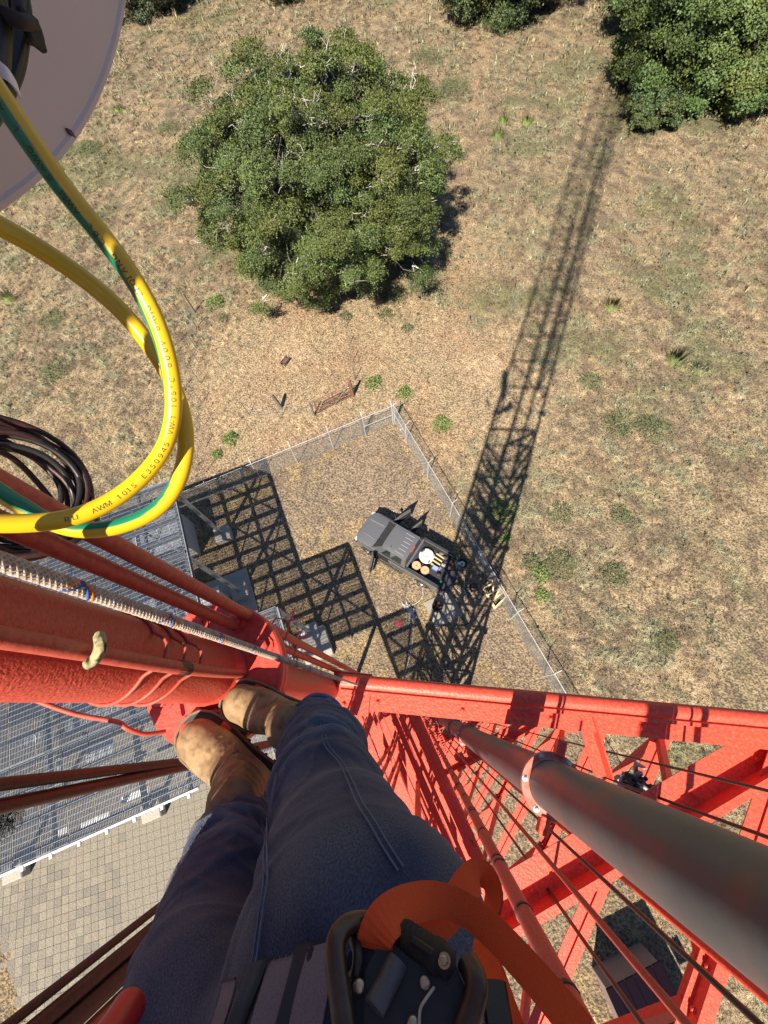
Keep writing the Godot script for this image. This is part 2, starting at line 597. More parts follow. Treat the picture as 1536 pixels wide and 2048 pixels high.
func grass_cover() -> void:
	var sets := [[], [], []]
	var cols := [[], [], []]
	var r := RandomNumberGenerator.new()
	r.seed = 99
	for k in 400000:
		# spread over what the lens takes in, thinner far off
		var n := r.randf()
		n = -12.0 + 118.0 * n * n if r.randf() < 0.75 else r.randf_range(-12, 40)
		var half := 14.0 + maxf(n, 0.0) * 0.62
		var x := r.randf_range(-half - 6, half) - maxf(n, 0) * 0.13
		var ins := inside_yard(x, n)
		if Vector2(x - 0.6, n + 0.9).length() < 2.2 or (x < -8.5 and n < -1.5 and ins > 0) or (ins > -0.15 and ins < 0.1):
			continue
		var c := zone(x, -n)
		var b := fn.get_noise_2d(x * 9.0 + 41, n * 9.0)
		var dens := clampf(0.55 + b * 1.8, 0.08, 1.0)
		if c.r > 0.44:
			dens *= 0.25
		if ins > 0:
			dens *= 0.55
		if r.randf() > dens:
			continue
		var far := 1.0 + maxf(n - 15, 0) * 0.022
		var sc := r.randf_range(0.5, 1.25) * (0.55 if ins > 0 else 0.85) * far
		var t := Transform3D(Basis(Vector3.UP, r.randf() * TAU).scaled(Vector3(sc * 1.15, sc * r.randf_range(0.7, 1.5), sc * 1.15)), Vector3(x, height(x, -n) - 0.005, -n))
		var w := 1.2 * r.randf_range(0.5, 1.45)
		var g := clampf(fn.get_noise_2d(x * 3.0 - 55, n * 3.0 + 12) * 2.2 - 0.1, 0, 0.75) * (0.25 if ins > 0 else 1.0) * (0.25 if c.r > 0.42 else 1.0)
		if n > 30 and n < 75 and x > -2 and x < 12:
			g = minf(g + 0.2, 0.8)
		var cc := Color(c.r * w, c.g * w, c.b * w).lerp(Color(0.25, 0.27, 0.15) * w, g * r.randf_range(0.3, 1.0))
		var k1 := fn.get_noise_2d(x * 15.0 + 210, n * 15.0 - 77)
		if ins < 0 and c.r < 0.43:
			if k1 > 0.1:
				cc = cc.lerp(Color(0.27, 0.265, 0.175) * w, clampf((k1 - 0.1) * 4.0, 0, 0.75))
				sc *= 1.0 + clampf((k1 - 0.1) * 2.5, 0, 0.7)
				t = Transform3D(Basis(Vector3.UP, r.randf() * TAU).scaled(Vector3(sc, sc * r.randf_range(0.9, 1.6), sc)), t.origin)
			elif k1 < -0.12:
				cc = cc.lerp(Color(0.2, 0.145, 0.105) * w, clampf((-k1 - 0.12) * 4.0, 0, 0.8))
		var which := 0 if r.randf() < 0.55 else (1 if r.randf() < 0.7 else 2)
		sets[which].append(t)
		cols[which].append(cc)
	var protos := [tuft(9, 0.13, 0.16, 0.007, 1, 0.7), tuft(14, 0.2, 0.13, 0.006, 2, 0.4), tuft(12, 0.1, 0.22, 0.009, 3, 0.9)]
	var called := ["dry_grass", "tall_dry_grass", "trampled_grass"]
	var lab := ["short dry straw grass covering the field and yard", "taller upright tufts of dry grass scattered over the field", "flattened pale dry grass lying over the field"]
	for k in 3:
		multi(called[k], protos[k], sets[k], cols[k], T.grass, self)
		tag(get_node(called[k]), lab[k], "grass")


func multi(called: String, mesh: Mesh, xs: Array, cols: Array, mt: Material, parent: Node3D) -> MultiMeshInstance3D:
	var mm := MultiMesh.new()
	mm.transform_format = MultiMesh.TRANSFORM_3D
	mm.use_colors = cols.size() > 0
	mm.mesh = mesh
	mm.instance_count = xs.size()
	for k in xs.size():
		mm.set_instance_transform(k, xs[k])
		if cols.size():
			mm.set_instance_color(k, cols[k])
	var o := MultiMeshInstance3D.new()
	o.multimesh = mm
	o.material_override = mt
	o.name = called
	parent.add_child(o, true)
	o.set_meta("kind", "stuff")
	return o


func chain_link(a: Vector3, b: Vector3, tall: float) -> M:
	var m := M.new()
	var d := b - a
	var l := Vector2(d.x, d.z).length()
	var e := d / l
	var nn := e.cross(Vector3.UP)
	var step := 0.085
	for s: float in [1.0, -1.0]:
		var x := -tall
		while x < l:
			var x0 := maxf(x, 0.0)
			var x1 := minf(x + tall, l)
			if x1 > x0:
				var y0 := x0 - x
				var y1 := x1 - x
				if s < 0:
					y0 = tall - y0
					y1 = tall - y1
				var p0 := a + e * x0 + Vector3.UP * (y0 + 0.04) + nn * 0.003 * s
				var p1 := a + e * x1 + Vector3.UP * (y1 + 0.04) + nn * 0.003 * s
				m.tube([p0, p1], 0.0038, 3, false)
			x += step
	return m


func fence_run(f: Node3D, pts: Array, tall: float, arms: float, mid: Array) -> void:
	for k in pts.size():
		var b: Vector3 = pts[k]
		var d: Vector3 = (pts[1] - pts[0]).normalized()
		var out := d.cross(Vector3.UP) * arms
		var m := M.new()
		var r := 0.045 if k in mid else 0.032
		m.tube([b - Vector3.UP * 0.1, b + Vector3.UP * (tall + 0.06)], r, 10)
		m.lathe([Vector2(0.0, 0.05), Vector2(r * 0.8, 0.04), Vector2(r * 1.25, 0.0), Vector2(r * 1.25, -0.03), Vector2(r, -0.03)], Transform3D(Basis(), b + Vector3.UP * (tall + 0.06)), 10)
		part("post", m, T.galv, f)
		m = M.new()
		m.bar(b + Vector3.UP * (tall + 0.02), b + Vector3.UP * (tall + 0.3) + out * 0.3, 0.035, 0.012, Vector3.UP)
		part("barb_arm", m, T.galv, f)
	for k in pts.size() - 1:
		var a: Vector3 = pts[k]
		var b: Vector3 = pts[k + 1]
		var d := (b - a).normalized()
		var out := d.cross(Vector3.UP) * arms
		var m := M.new()
		m.tube([a + Vector3.UP * tall, b + Vector3.UP * tall], 0.021, 8)
		part("top_rail", m, T.galv, f)
		if k in mid:
			m = M.new()
			m.tube([a + Vector3.UP * tall * 0.52, b + Vector3.UP * tall * 0.52], 0.019, 8)
			part("brace_rail", m, T.galv, f)
		part("chain_link_mesh", chain_link(a, b, tall), T.wire, f)
		for q in 3:
			var o: Vector3 = Vector3.UP * (tall + 0.1 + q * 0.09) + out * (0.1 + q * 0.1)
			m = M.new()
			m.tube([a + o, (a + b) / 2 + o - Vector3.UP * 0.03, b + o], 0.0035, 3, false)
			var l := a.distance_to(b)
			var t := 0.12
			while t < l:
				var c := a.lerp(b, t / l) + o
				m.bar(c - Vector3(0.02, 0.018, 0.01), c + Vector3(0.02, 0.018, 0.01), 0.003, 0.003)
				t += 0.16
			part("barbed_wire", m, T.wire, f)


func fence() -> void:
	var f := thing("chain_link_fence", "long grey chain link fence with barbed wire running down past the pickup truck", "fence")
	var c := P(790, 846)
	var d := (P(1095.7, 1365.7) - c).normalized()
	var pts := [c]
	for t in [1.66, 4.6, 7.45, 10.6, 14.05, 17.2, 20.3, 23.4]:
		pts.append(c + d * t)
	fence_run(f, pts, 1.85, -1.0, [0])
	f = thing("chain_link_fence", "grey chain link fence between the iron gate and the raised grating, partly in its shadow", "fence")
	var e := (P(597, 926) - c).normalized()
	pts = [c - e * -0.12]
	for t in [2.1, 4.35, 6.8, 9.3, 12.2, 15.2, 18.2, 21.2]:
		pts.append(c + e * t)
	fence_run(f, pts, 1.85, 1.0, [0])
	var m := M.new()
	m.bar(c + e * 2.2 - d * 0.1, c + e * 2.2 - d * 0.1 + Vector3.UP * 2.0, 0.13, 0.13, Vector3.RIGHT, 0.02)
	tag(part("timber_post", m, T.post, self), "thick dark timber post standing beside the fence near its corner", "post")


func t_post(b: Vector3, tall: float, label: String, lean: Vector2, m_: Material = null, r := 0.022) -> void:
	var m := M.new()
	var top := b + Vector3(lean.x, tall, lean.y)
	if m_:
		m.tube([b - Vector3.UP * 0.1, b.lerp(top, 0.5), top], [r * 1.05, r, r * 0.94], 9)
		tag(part("wooden_post", m, m_, self), label, "post")
		return
	m.bar(b - Vector3.UP * 0.1, top, 0.045, 0.012, Vector3.RIGHT)
	m.bar(b - Vector3.UP * 0.1, top, 0.012, 0.045, Vector3.RIGHT)
	tag(part("steel_post", m, T.post, self), label, "fence post", "thin steel posts of the field fences")


func strands(a: Vector3, b: Vector3, hs: Array, label: String, grp: String) -> void:
	var m := M.new()
	for h in hs:
		m.tube([a + Vector3.UP * h, (a + b) / 2 + Vector3.UP * (h - 0.02), b + Vector3.UP * h], 0.0045, 3, false)
	tag(part("wire_strands", m, T.wire, self), label, "fence wire", grp)


func field_fences() -> void:
	var lean := RandomNumberGenerator.new()
	lean.seed = 4
	var lft := [[390, 625], [393, 656], [392, 697], [398, 727], [402, 767], [404, 806], [409, 850], [412, 895], [413, 945]]
	var where := ["", "second from the timber post under the oak", "third down the row from the oak", "fourth down the row from the oak", "in the middle of the row left of the black mat", "sixth down the row from the oak", "seventh down the row, left of the gate", "next to last in the row above the grating", "last of the row, nearest the raised grating"]
	var last := Vector3.ZERO
	for k in lft.size():
		var b := P(lft[k][0], lft[k][1])
		if k == 0:
			t_post(b, 1.75, "dark leaning timber post at the edge of the oak crown", Vector2(-0.1, 0.05), T.post, 0.085)
		else:
			t_post(b, 1.35, "thin steel fence post " + where[k], Vector2(lean.randf_range(-0.08, 0.08), lean.randf_range(-0.05, 0.05)))
			strands(last, b, [0.35, 0.65, 0.95, 1.25], "thin wires of the field fence left of the black mat", "wire spans of the left field fence")
		last = b
	var rgt := [[692, 659], [698, 693], [705, 725], [710, 760], [707, 790]]
	var wr := ["highest one below the oak, its top painted white", "second below the oak", "third below the oak", "just above the iron gate"]
	for k in rgt.size():
		var b := P(rgt[k][0], rgt[k][1])
		if k < 4:
			t_post(b, 1.45, "pale steel fence post " + wr[k], Vector2(lean.randf_range(-0.06, 0.06), 0))
		if k:
			strands(last, b, [0.35, 0.65, 0.95, 1.25], "thin wires of the field fence above the iron gate", "wire spans of the fence above the gate")
		last = b
	t_post(P(707, 793), 1.7, "brown timber gate post at the hinge end of the iron gate", Vector2(-0.05, 0), T.rust, 0.09)
	t_post(P(629, 831), 1.45, "pale timber gate post at the latch end of the iron gate", Vector2(-0.04, 0), T.post, 0.075)
	t_post(P(563, 816), 1.5, "weathered grey stump post left of the iron gate", Vector2(-0.25, 0.05), T.post, 0.13)
	t_post(P(499, 830), 1.3, "steel post with pale top, farthest left of the gate", Vector2(-0.1, 0))
	t_post(P(560.5, 838), 1.3, "steel post below the grey stump post", Vector2(0, 0))
	var s0 := P(499, 830)
	var s1 := P(560.5, 838)
	var s2 := P(629, 831)
	strands(s0, s1, [0.2, 0.4, 0.6, 0.8, 1.0, 1.2], "woven wire left of the gate, farther span", "")
	strands(s1, s2, [0.2, 0.4, 0.6, 0.8, 1.0, 1.2], "woven wire between the stump post and the gate", "")
	# gate
	var g := thing("iron_gate", "rusty brown iron field gate with diagonal braces", "gate")
	var a := P(636, 828)
	var b := P(703, 794)
	var d := (b - a).normalized()
	for k in 7:
		var m := M.new()
		var h := 0.18 + k * 0.19
		m.tube([a + Vector3.UP * h, b + Vector3.UP * h], 0.026, 7)
		part("rail", m, T.rust, g)
	for t in [0.0, 0.5, 1.0]:
		var m := M.new()
		var o := a.lerp(b, t)
		m.bar(o + Vector3.UP * 0.12, o + Vector3.UP * 1.38, 0.06, 0.06, d)
		part("upright", m, T.rust, g)
	for t in [[0.5, 0.02], [0.5, 0.98]]:
		var m := M.new()
		var off := d.cross(Vector3.UP) * 0.05
		m.bar(a.lerp(b, t[0]) + Vector3.UP * 0.16 + off, a.lerp(b, t[1]) + Vector3.UP * 1.3 + off, 0.05, 0.03, Vector3.UP)
		part("brace", m, T.post, g)


const PU := Vector3(0.9171, 0, -0.3987)
const PV := Vector3(0.3987, 0, 0.9171)
const PH := 6.7


func U(u: float, v: float, h := PH) -> Vector3:
	return Vector3(-11.45, h, -9.2) + PU * u + PV * v


func grating(w: float, l: float) -> ArrayMesh:
	var m := M.new()
	var k := 0.06
	while k < l:
		m.box(PV * k + PU * w / 2 + Vector3.UP * 0.012, PU * (w / 2 - 0.012), Vector3.UP * 0.012, PV * 0.0095)
		k += 0.19
	k = 0.012
	while k < w:
		m.box(PU * k + PV * l / 2, PU * 0.0035, Vector3.UP * 0.022, PV * (l / 2 - 0.012))
		k += 0.055
	return m.mesh()


func platform() -> void:
	var f := thing("grating_platform", "large raised steel grating on braced legs, stepped along one edge, behind the tower leg", "platform")
	var protos := {}
	# rows of panels: u from, v from, v to
	var runs := []
	for k in 15:
		runs.append([-0.95 * (k + 1), 0.05, 12.6])
	for k in 3:
		runs.append([0.02 + 0.98 * k, 7.6, 12.6])
	for k in 2:
		runs.append([3.0 + 0.98 * k, 12.35, 16.4])
	for r in runs:
		var l: float = r[2] - r[1]
		var q := int(ceil(l / 3.2))
		var w := 0.93 if r[0] < 0 else 0.96
		var pl := l / q
		var key := "%.2f_%.2f" % [w, pl]
		if not protos.has(key):
			protos[key] = grating(w, pl - 0.012)
		for k in q:
			var o := part("grating_panel", protos[key], T.grate, f)
			o.position = U(r[0], r[1] + pl * k) + Vector3.UP * rng.randf_range(-0.004, 0.004)
	# frame
	var beams := [
		[0, 0, 0, 7.6, 0.22], [0, 7.6, 3, 7.6, 0.2], [3, 7.6, 3, 12.4, 0.22], [3, 12.4, 5, 12.4, 0.2], [5, 12.4, 5, 16.4, 0.22], [3, 12.4, 3, 16.4, 0.16], [-14.3, 0, 0, 0, 0.24], [0, 7.6, 0, 12.6, 0.2],
		[-1.6, 0, -1.6, 12.6, 0.12], [1.5, 7.6, 1.5, 12.6, 0.1], [-3.2, 0, -3.2, 12.6, 0.2], [-6.4, 0, -6.4, 12.6, 0.2], [-9.6, 0, -9.6, 12.6, 0.2], [-12.8, 0, -12.8, 12.6, 0.2],
	]
	for b in beams:
		var m := M.new()
		var p0 := U(b[0], b[1], PH - 0.13)
		var p1 := U(b[2], b[3], PH - 0.13)
		m.bar(p0, p1, b[4] * 0.7, 0.018, Vector3.UP)
		m.bar(p0 - Vector3.UP * 0.2, p1 - Vector3.UP * 0.2, b[4] * 0.7, 0.018, Vector3.UP)
		m.bar(p0 - Vector3.UP * 0.1, p1 - Vector3.UP * 0.1, 0.03, 0.18, Vector3.UP)
		part("girder", m, T.steel, f)
	for k in 13:
		var m := M.new()
		var v := 0.95 + k * 0.95
		var u1 := 0.0 if v < 7.6 else 3.0
		m.bar(U(-14.3, v, PH - 0.22), U(u1, v, PH - 0.22), 0.1, 0.3 if k % 3 else 0.4, Vector3.UP)
		part("joist", m, T.steel, f)
	for k in 4:
		var m := M.new()
		var v := 13.3 + k * 1.0
		m.bar(U(3, v, PH - 0.2), U(5, v, PH - 0.2), 0.09, 0.26, Vector3.UP)
		part("joist", m, T.steel, f)
	for b in [[0, 0.3, -3.1, 6.0], [0, 3.9, -3.1, 0.3], [0, 4.2, -3.1, 10], [3, 8, 0, 12], [3, 12, 0, 7.8], [5, 12.6, 3, 16], [3, 12.6, 5, 16], [0, 7.5, -3.1, 3.4]]:
		var m := M.new()
		m.bar(U(b[0], b[1], PH - 0.42), U(b[2], b[3], PH - 0.42), 0.1, 0.05, Vector3.UP)
		part("plan_brace", m, T.steel, f)
	# pale edge pipe with clamps on the south side
	var e := M.new()
	e.tube([U(-14.3, 12.68, PH + 0.05), U(-1.2, 12.62, PH + 0.05)], 0.045, 10)
	part("edge_pipe", e, mat(lin(0.7, 0.7, 0.68), 0.45), f)
	for k in 14:
		var m := M.new()
		m.box(U(-13.9 + k * 0.95, 12.72, PH + 0.06), PU * 0.05, Vector3.UP * 0.06, PV * 0.07, 0.01)
		part("pipe_clamp", m, mat(lin(0.75, 0.75, 0.72), 0.5), f)
	# legs with cross bracing on concrete piers
	var legs := [[-0.1, 0.3], [0.0, 4.0], [3.0, 7.7], [3.0, 12.3], [5.0, 16.2], [-6.4, 0.3], [-12.8, 0.3], [-6.4, 12.5], [-12.8, 12.5]]
	for b in legs:
		var m := M.new()
		var t := U(b[0], b[1], PH - 0.3)
		var q := U(b[0], b[1], 0.0)
		m.bar(t, q, 0.15, 0.012, PU)
		m.bar(t + PU * 0.07, q + PU * 0.07, 0.012, 0.15, PU.cross(Vector3.UP))
		m.bar(t - PU * 0.07, q - PU * 0.07, 0.012, 0.15, PU.cross(Vector3.UP))
		part("leg", m, T.galv, f)
		m = M.new()
		m.box(U(b[0], b[1], 0.25), PU * 0.45, Vector3.UP * 0.35, PV * 0.45, 0.04)
		part("concrete_pier", m, T.concrete, f)
	# two cabinets added for their ground shadows, and a hut, under the grating
	var lab := ["grey cabinet added to cast a shadow, under the far corner of the grating", "grey cabinet added to cast a shadow beside the grating leg, nearer the tower", "long pale equipment hut under the middle of the grating"]
	var spec := [[Vector3(-14.3, 0, -8.2), 1.3, 1.1, 2.1], [Vector3(-10.9, 0, -3.7), 1.1, 1.2, 2.1], [Vector3(-14.2, 0, -1.6), 2.6, 2.4, 2.9]]
	for k in 3:
		var s = spec[k]
		var c := thing("under_grating_box", lab[k], "cabinet")
		var m := M.new()
		m.box(s[0] + Vector3.UP * s[3] / 2, PU * s[1], Vector3.UP * s[3] / 2, PV * s[2], 0.04)
		part("body", m, mat(lin(0.36, 0.37, 0.36), 0.6), c)
		m = M.new()
		m.box(s[0] + Vector3.UP * (s[3] + 0.04), PU * (s[1] + 0.1), Vector3.UP * 0.04, PV * (s[2] + 0.1), 0.02)
		part("lid", m, mat(lin(0.42, 0.43, 0.43), 0.5), c)
	var slab := M.new()
	slab.box(U(-1.4, 5.0, 0.03), PU * 2.0, Vector3.UP * 0.09, PV * 2.3, 0.02)
	tag(part("concrete_slab", slab, T.concrete, self), "pale concrete slab on the ground beside the grating legs", "slab")
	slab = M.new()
	slab.box(U(-7.5, 7.6, 0.02), PU * 5.6, Vector3.UP * 0.05, PV * 4.6, 0.02)  # floor below the grating; shade put into its dark colour
	tag(part("concrete_slab", slab, tri(mat(lin(0.05, 0.054, 0.06), 0.9), ntex(0.03, 37, [[0, grey(0.6)], [1, grey(1)]]), 0.7), self), "wide concrete floor coloured dark for the shade below the grating", "slab")
	slab = M.new()
	slab.box(P(632, 1290, 0.2), PU * 0.75, Vector3.UP * 0.28, PV * 0.8, 0.03)
	tag(part("concrete_block", slab, T.concrete, self), "square concrete block at the foot of the grating nearest the tower leg", "block")
	# pale sheets standing in for sunlit patches under the grating
	var pn := [[60, 1480, 1.2, 0.35, 3.1], [200, 1500, 1.5, 0.6, 3.2], [250, 1540, 0.9, 0.7, 3.2], [120, 1540, 0.25, 1.0, 3.15], [270, 1590, 1.4, 0.25, 3.3], [190, 1640, 1.5, 0.2, 3.3], [120, 1665, 0.8, 0.22, 3.3]]
	var pm := mat(lin(0.62, 0.66, 0.68), 0.5)
	for k in pn.size():
		var q = pn[k]
		var m := M.new()
		m.box(P(q[0], q[1], q[4]), PU * q[2] * 0.4, Vector3.UP * 0.02, PV * q[3] * 0.5, 0.006)
		tag(part("lit_patch_sheet", m, pm, self), "pale sheet standing in for a sunlit patch under the grating, " + ["nearest the left picture edge", "broad one left of the left boot's toe", "broad one just left of the left boot", "upright strip above the paired dark cables", "strip below the paired cables, beside the left boot", "long strip parallel to the edge pipe", "strip nearest the pavers at the left"][k], "metal sheet")


func pavement() -> void:
	var u := Vector3(0.951, 0, -0.309)
	var w := Vector3(0.309, 0, 0.951)
	var o := Vector3(-14.0, 0, 7.2)
	var base := M.new()
	base.box(o + Vector3.UP * 0.0, u * 8.4, Vector3.UP * 0.03, w * 7.6)
	var pav := part("pavement", base, tri(mat(lin(0.10, 0.09, 0.075), 0.95), ntex(0.04, 51, [[0, Color(0.6, 0.6, 0.6)], [1, Color.WHITE]]), 1.0), self, "structure")
	var tex := ntex(0.03, 52, [[0, Color(0.62, 0.6, 0.58)], [0.5, Color(0.86, 0.84, 0.8)], [1, Color(1, 1, 1)]], 512, 6)
	var mats := []
	for k in 7:
		var c: Color = [lin(0.262, 0.248, 0.222), lin(0.276, 0.262, 0.233), lin(0.246, 0.234, 0.212), lin(0.215, 0.206, 0.194), lin(0.288, 0.27, 0.24), lin(0.268, 0.254, 0.226), lin(0.28, 0.245, 0.22)][k]
		mats.append(tri(mat(c, 0.88), tex, 0.9))
	var protos := []
	for k in 4:
		var m := M.new()
		m.box(Vector3.ZERO, u * (0.162 - k * 0.001), Vector3.UP * 0.03, w * (0.162 - k * 0.0008), 0.005)
		protos.append(m.mesh())
	var spots := []
	for a in range(-25, 26):
		for b in range(-22, 23):
			spots.append([a, b])
	var rest := M.new()
	var made := 0
	for s in spots:
		var p: Vector3 = o + u * 0.33 * s[0] + w * 0.33 * s[1]
		# inside the picture, nearest first
		var q := to_photo(p)
		var y := 0.045 + rng.randf_range(-0.004, 0.004)
		var vis: bool = q.x > -15 and q.x < 460 and q.y > 1590 and q.y < 2060 and q.y > 1785 - q.x * 0.5 and q.y < 2080 - (q.x - 200) * 0.9
		if vis and made < 300:
			made += 1
			var k := rng.randi() % 6
			if rng.randf() < 0.04:
				k = 6
			var cl := fn.get_noise_2d(p.x * 14, p.z * 14)
			if k < 6 and cl < -0.15:
				k = 3 if rng.randf() < 0.6 else 2
			var b := part("paver", protos[rng.randi() % 4], mats[k], pav)
			b.position = Vector3(p.x, y, p.z)
			b.rotation = Vector3(rng.randf_range(-0.006, 0.006), rng.randf_range(-0.008, 0.008), rng.randf_range(-0.006, 0.006))
		else:
			rest.box(Vector3(p.x, y, p.z), u * 0.162, Vector3.UP * 0.03, w * 0.162, 0.005)
	part("paver_field", rest, mats[0], pav, "stuff")


# photo point of a place (used only to choose which pavers show)
func to_photo(p: Vector3) -> Vector2:
	var v := CE * p.x + CN * -p.z + CD * (EYE - p.y)
	return Vector2(768 + 880 * v.x / v.z, 1024 + 880 * v.y / v.z)


func shed() -> void:
	var s := thing("low_shed", "low dark shed with a flat ribbed roof under the tower, its shadow beside it", "shed")
	var h := 1.7
	var c := P(1322, 1924, h)
	var a := PV
	var b := -PU
	var m := M.new()
	var mid := c + a * 2.2 + b * 1.15
	m.box(mid - Vector3.UP * (h / 2 + 0.02), a * 2.15, Vector3.UP * (h / 2), b * 1.1)
	part("wall", m, tri(mat(lin(0.34, 0.24, 0.22), 0.8), ntex(0.03, 61, [[0, grey(0.7)], [1, grey(1)]]), 1.0), s)
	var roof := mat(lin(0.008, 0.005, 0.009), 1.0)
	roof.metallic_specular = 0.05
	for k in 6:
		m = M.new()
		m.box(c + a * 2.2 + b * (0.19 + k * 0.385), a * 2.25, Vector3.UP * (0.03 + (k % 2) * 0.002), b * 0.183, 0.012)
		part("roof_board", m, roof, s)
	m = M.new()
	var q := P(1384, 2016, h + 0.1)
	m.box(q + PV * 0.5, PV * 0.42, Vector3.UP * 0.012, PU * 0.24, 0.004)  # pale blue stands in for sky reflected in the metal
	tag(part("sheet_metal", m, mat(lin(0.62, 0.75, 0.9), 0.35, 0.2), self), "small metal sheet on the dark shed roof, coloured pale blue for sky reflection", "metal sheet")


func sprig(leaves: int, size: float, leaf: float, seed_: int) -> ArrayMesh:
	var r := RandomNumberGenerator.new()
	r.seed = seed_
	var m := M.new()
	for k in leaves:
		var d := Vector3(r.randfn(), r.randfn() * 0.7 + 0.35, r.randfn()).normalized()
		var o := Vector3(r.randfn(), r.randfn() * 0.6, r.randfn()) * size * 0.42
		var nn := Vector3(r.randfn() * 0.7, 1.0, r.randfn() * 0.7).normalized()
		var s := d.cross(nn).normalized() * leaf * r.randf_range(0.28, 0.42)
		var l := leaf * r.randf_range(0.8, 1.3)
		m.col = grey(r.randf_range(0.7, 1.25))
		var f := m.p(o, nn)
		m.p(o + d * l * 0.5 + s, nn)
		m.p(o + d * l, nn)
		m.p(o + d * l * 0.5 - s, nn)
		m.t3(f, f + 1, f + 2)
		m.t3(f, f + 2, f + 3)
	return m.mesh()


func crooked(r: RandomNumberGenerator, a: Vector3, b: Vector3, steps: int, wob: float) -> Array:
	var pts := [a]
	var l := a.distance_to(b)
	for k in range(1, steps):
		var t := float(k) / steps
		pts.append(a.lerp(b, t) + Vector3(r.randfn(), r.randfn() * 0.7, r.randfn()) * wob * l * sin(t * PI))
	pts.append(b)
	return pts


func taper(a: float, b: float, k: int) -> Array:
	var out := []
	for q in k:
		out.append(lerpf(a, b, float(q) / (k - 1)))
	return out


func tree(called: String, label: String, group: String, base: Vector3, mid: Vector3, rad: Vector3, clumps: int, per: int, leaf: float, dead: int, hue: Color, seed_: int, clump_size := 1.25) -> void:
	var r := RandomNumberGenerator.new()
	r.seed = seed_
	var t := thing(called, label, "tree", group)
	var fork := base.lerp(Vector3(mid.x, base.y, mid.z), 0.5) + Vector3.UP * rad.y * 0.28
	var m := M.new()
	var tr := clampf(rad.x * 0.055, 0.12, 0.55)
	m.tube(crooked(r, base - Vector3.UP * 0.2, fork, 5, 0.04), taper(tr * 1.35, tr * 0.85, 6), 12)
	part("trunk", m, T.bark, t)
	var lumps := noise(0.5, seed_ + 3, 2)
	var cs := []
	var tries := 0
	while cs.size() < clumps and tries < clumps * 30:
		tries += 1
		var d := Vector3(r.randfn(), r.randfn(), r.randfn()).normalized()
		if d.y < -0.62:
			continue
		var lift := 1.0 + 0.3 * lumps.get_noise_3d(d.x * 4.5, d.y * 4.5, d.z * 4.5) + 0.1 * r.randfn()
		var dep := lift * (r.randf_range(0.86, 1.0) if r.randf() < 0.72 else r.randf_range(0.5, 0.86))
		var q := mid + d * rad * dep
		if q.y < 0.7:
			q.y = 0.7 + r.randf() * 0.5
		var ok := true
		for e in cs:
			if e.distance_to(q) < clump_size * 0.78:
				ok = false
				break
		if ok:
			cs.append(q)
	# limbs reach out to the clumps
	var limbs := clampi(int(clumps / 26.0), 3, 9)
	var ends := []
	for k in limbs:
		var a := TAU * (k + r.randf() * 0.5) / limbs
		var e := mid + Vector3(cos(a), r.randf_range(0.0, 0.5), sin(a)) * rad * 0.62
		m = M.new()
		m.tube(crooked(r, fork - Vector3.UP * 0.2, e, 6, 0.07), taper(tr * 0.7, tr * 0.22, 7), 8)
		part("limb", m, T.bark, t)
		ends.append(e)
	m = M.new()
	for q in cs:
		var best: Vector3 = ends[0]
		for e in ends:
			if e.distance_to(q) < best.distance_to(q):
				best = e
		m.tube(crooked(r, best.lerp(fork, r.randf() * 0.5), q, 4, 0.09), taper(tr * 0.17, 0.02, 5), 5, false)
	part("branches", m, T.bark, t, "stuff")
	var xs := []
	var cl := []
	for q in cs:
		var out: Vector3 = ((q - mid) / (rad * rad)).normalized()
		var size := clump_size * r.randf_range(0.55, 1.3)
		var tone := r.randf_range(0.78, 1.18)
		var warm := r.randf()
		for k in int(per * size / clump_size):
			var d := Vector3(r.randfn(), r.randfn(), r.randfn()).normalized()
			d = (d + out * 0.75 + Vector3.UP * 0.25).normalized()
			var o: Vector3 = q + d * size * Vector3(1.0, 0.62, 1.0) * (0.55 + 0.5 * r.randf()) * (1.0 if r.randf() < 0.75 else 1.5)
			if o.y < 0.25:
				continue
			var b := Basis(Quaternion(Vector3.UP, (d + Vector3.UP * 0.5).normalized())) * Basis(Vector3.UP, r.randf() * TAU)
			xs.append(Transform3D(b.scaled(Vector3.ONE * r.randf_range(0.7, 1.25)), o))
			var w := tone * r.randf_range(0.8, 1.2)
			cl.append(Color(hue.r * w * lerpf(0.85, 1.2, warm), hue.g * w, hue.b * w * lerpf(1.1, 0.8, warm)))
	multi("foliage", sprig(14, 0.30 * clump_size, leaf, seed_), xs, cl, T.leaf, t)
	if dead:
		m = M.new()
		for k in dead:
			var q: Vector3 = cs[r.randi() % cs.size()]
			var out: Vector3 = ((q - mid) / (rad * rad)).normalized()
			var a: Vector3 = q - out * 0.7
			var b := q + (out * 0.75 + Vector3(r.randfn(), r.randfn() * 0.6, r.randfn()) * 0.8).normalized() * r.randf_range(0.6, 1.05)
			var pts := crooked(r, a, b, 4, 0.12)
			m.tube(pts, taper(0.045, 0.014, 5), 4, false)
			for z in 3:
				var s: Vector3 = pts[1 + z]
				m.tube(crooked(r, s, s + Vector3(r.randfn(), r.randfn() * 0.5 + 0.2, r.randfn()) * 0.42, 3, 0.15), taper(0.02, 0.009, 4), 3, false)
		part("dead_twigs", m, T.twig, t, "stuff")


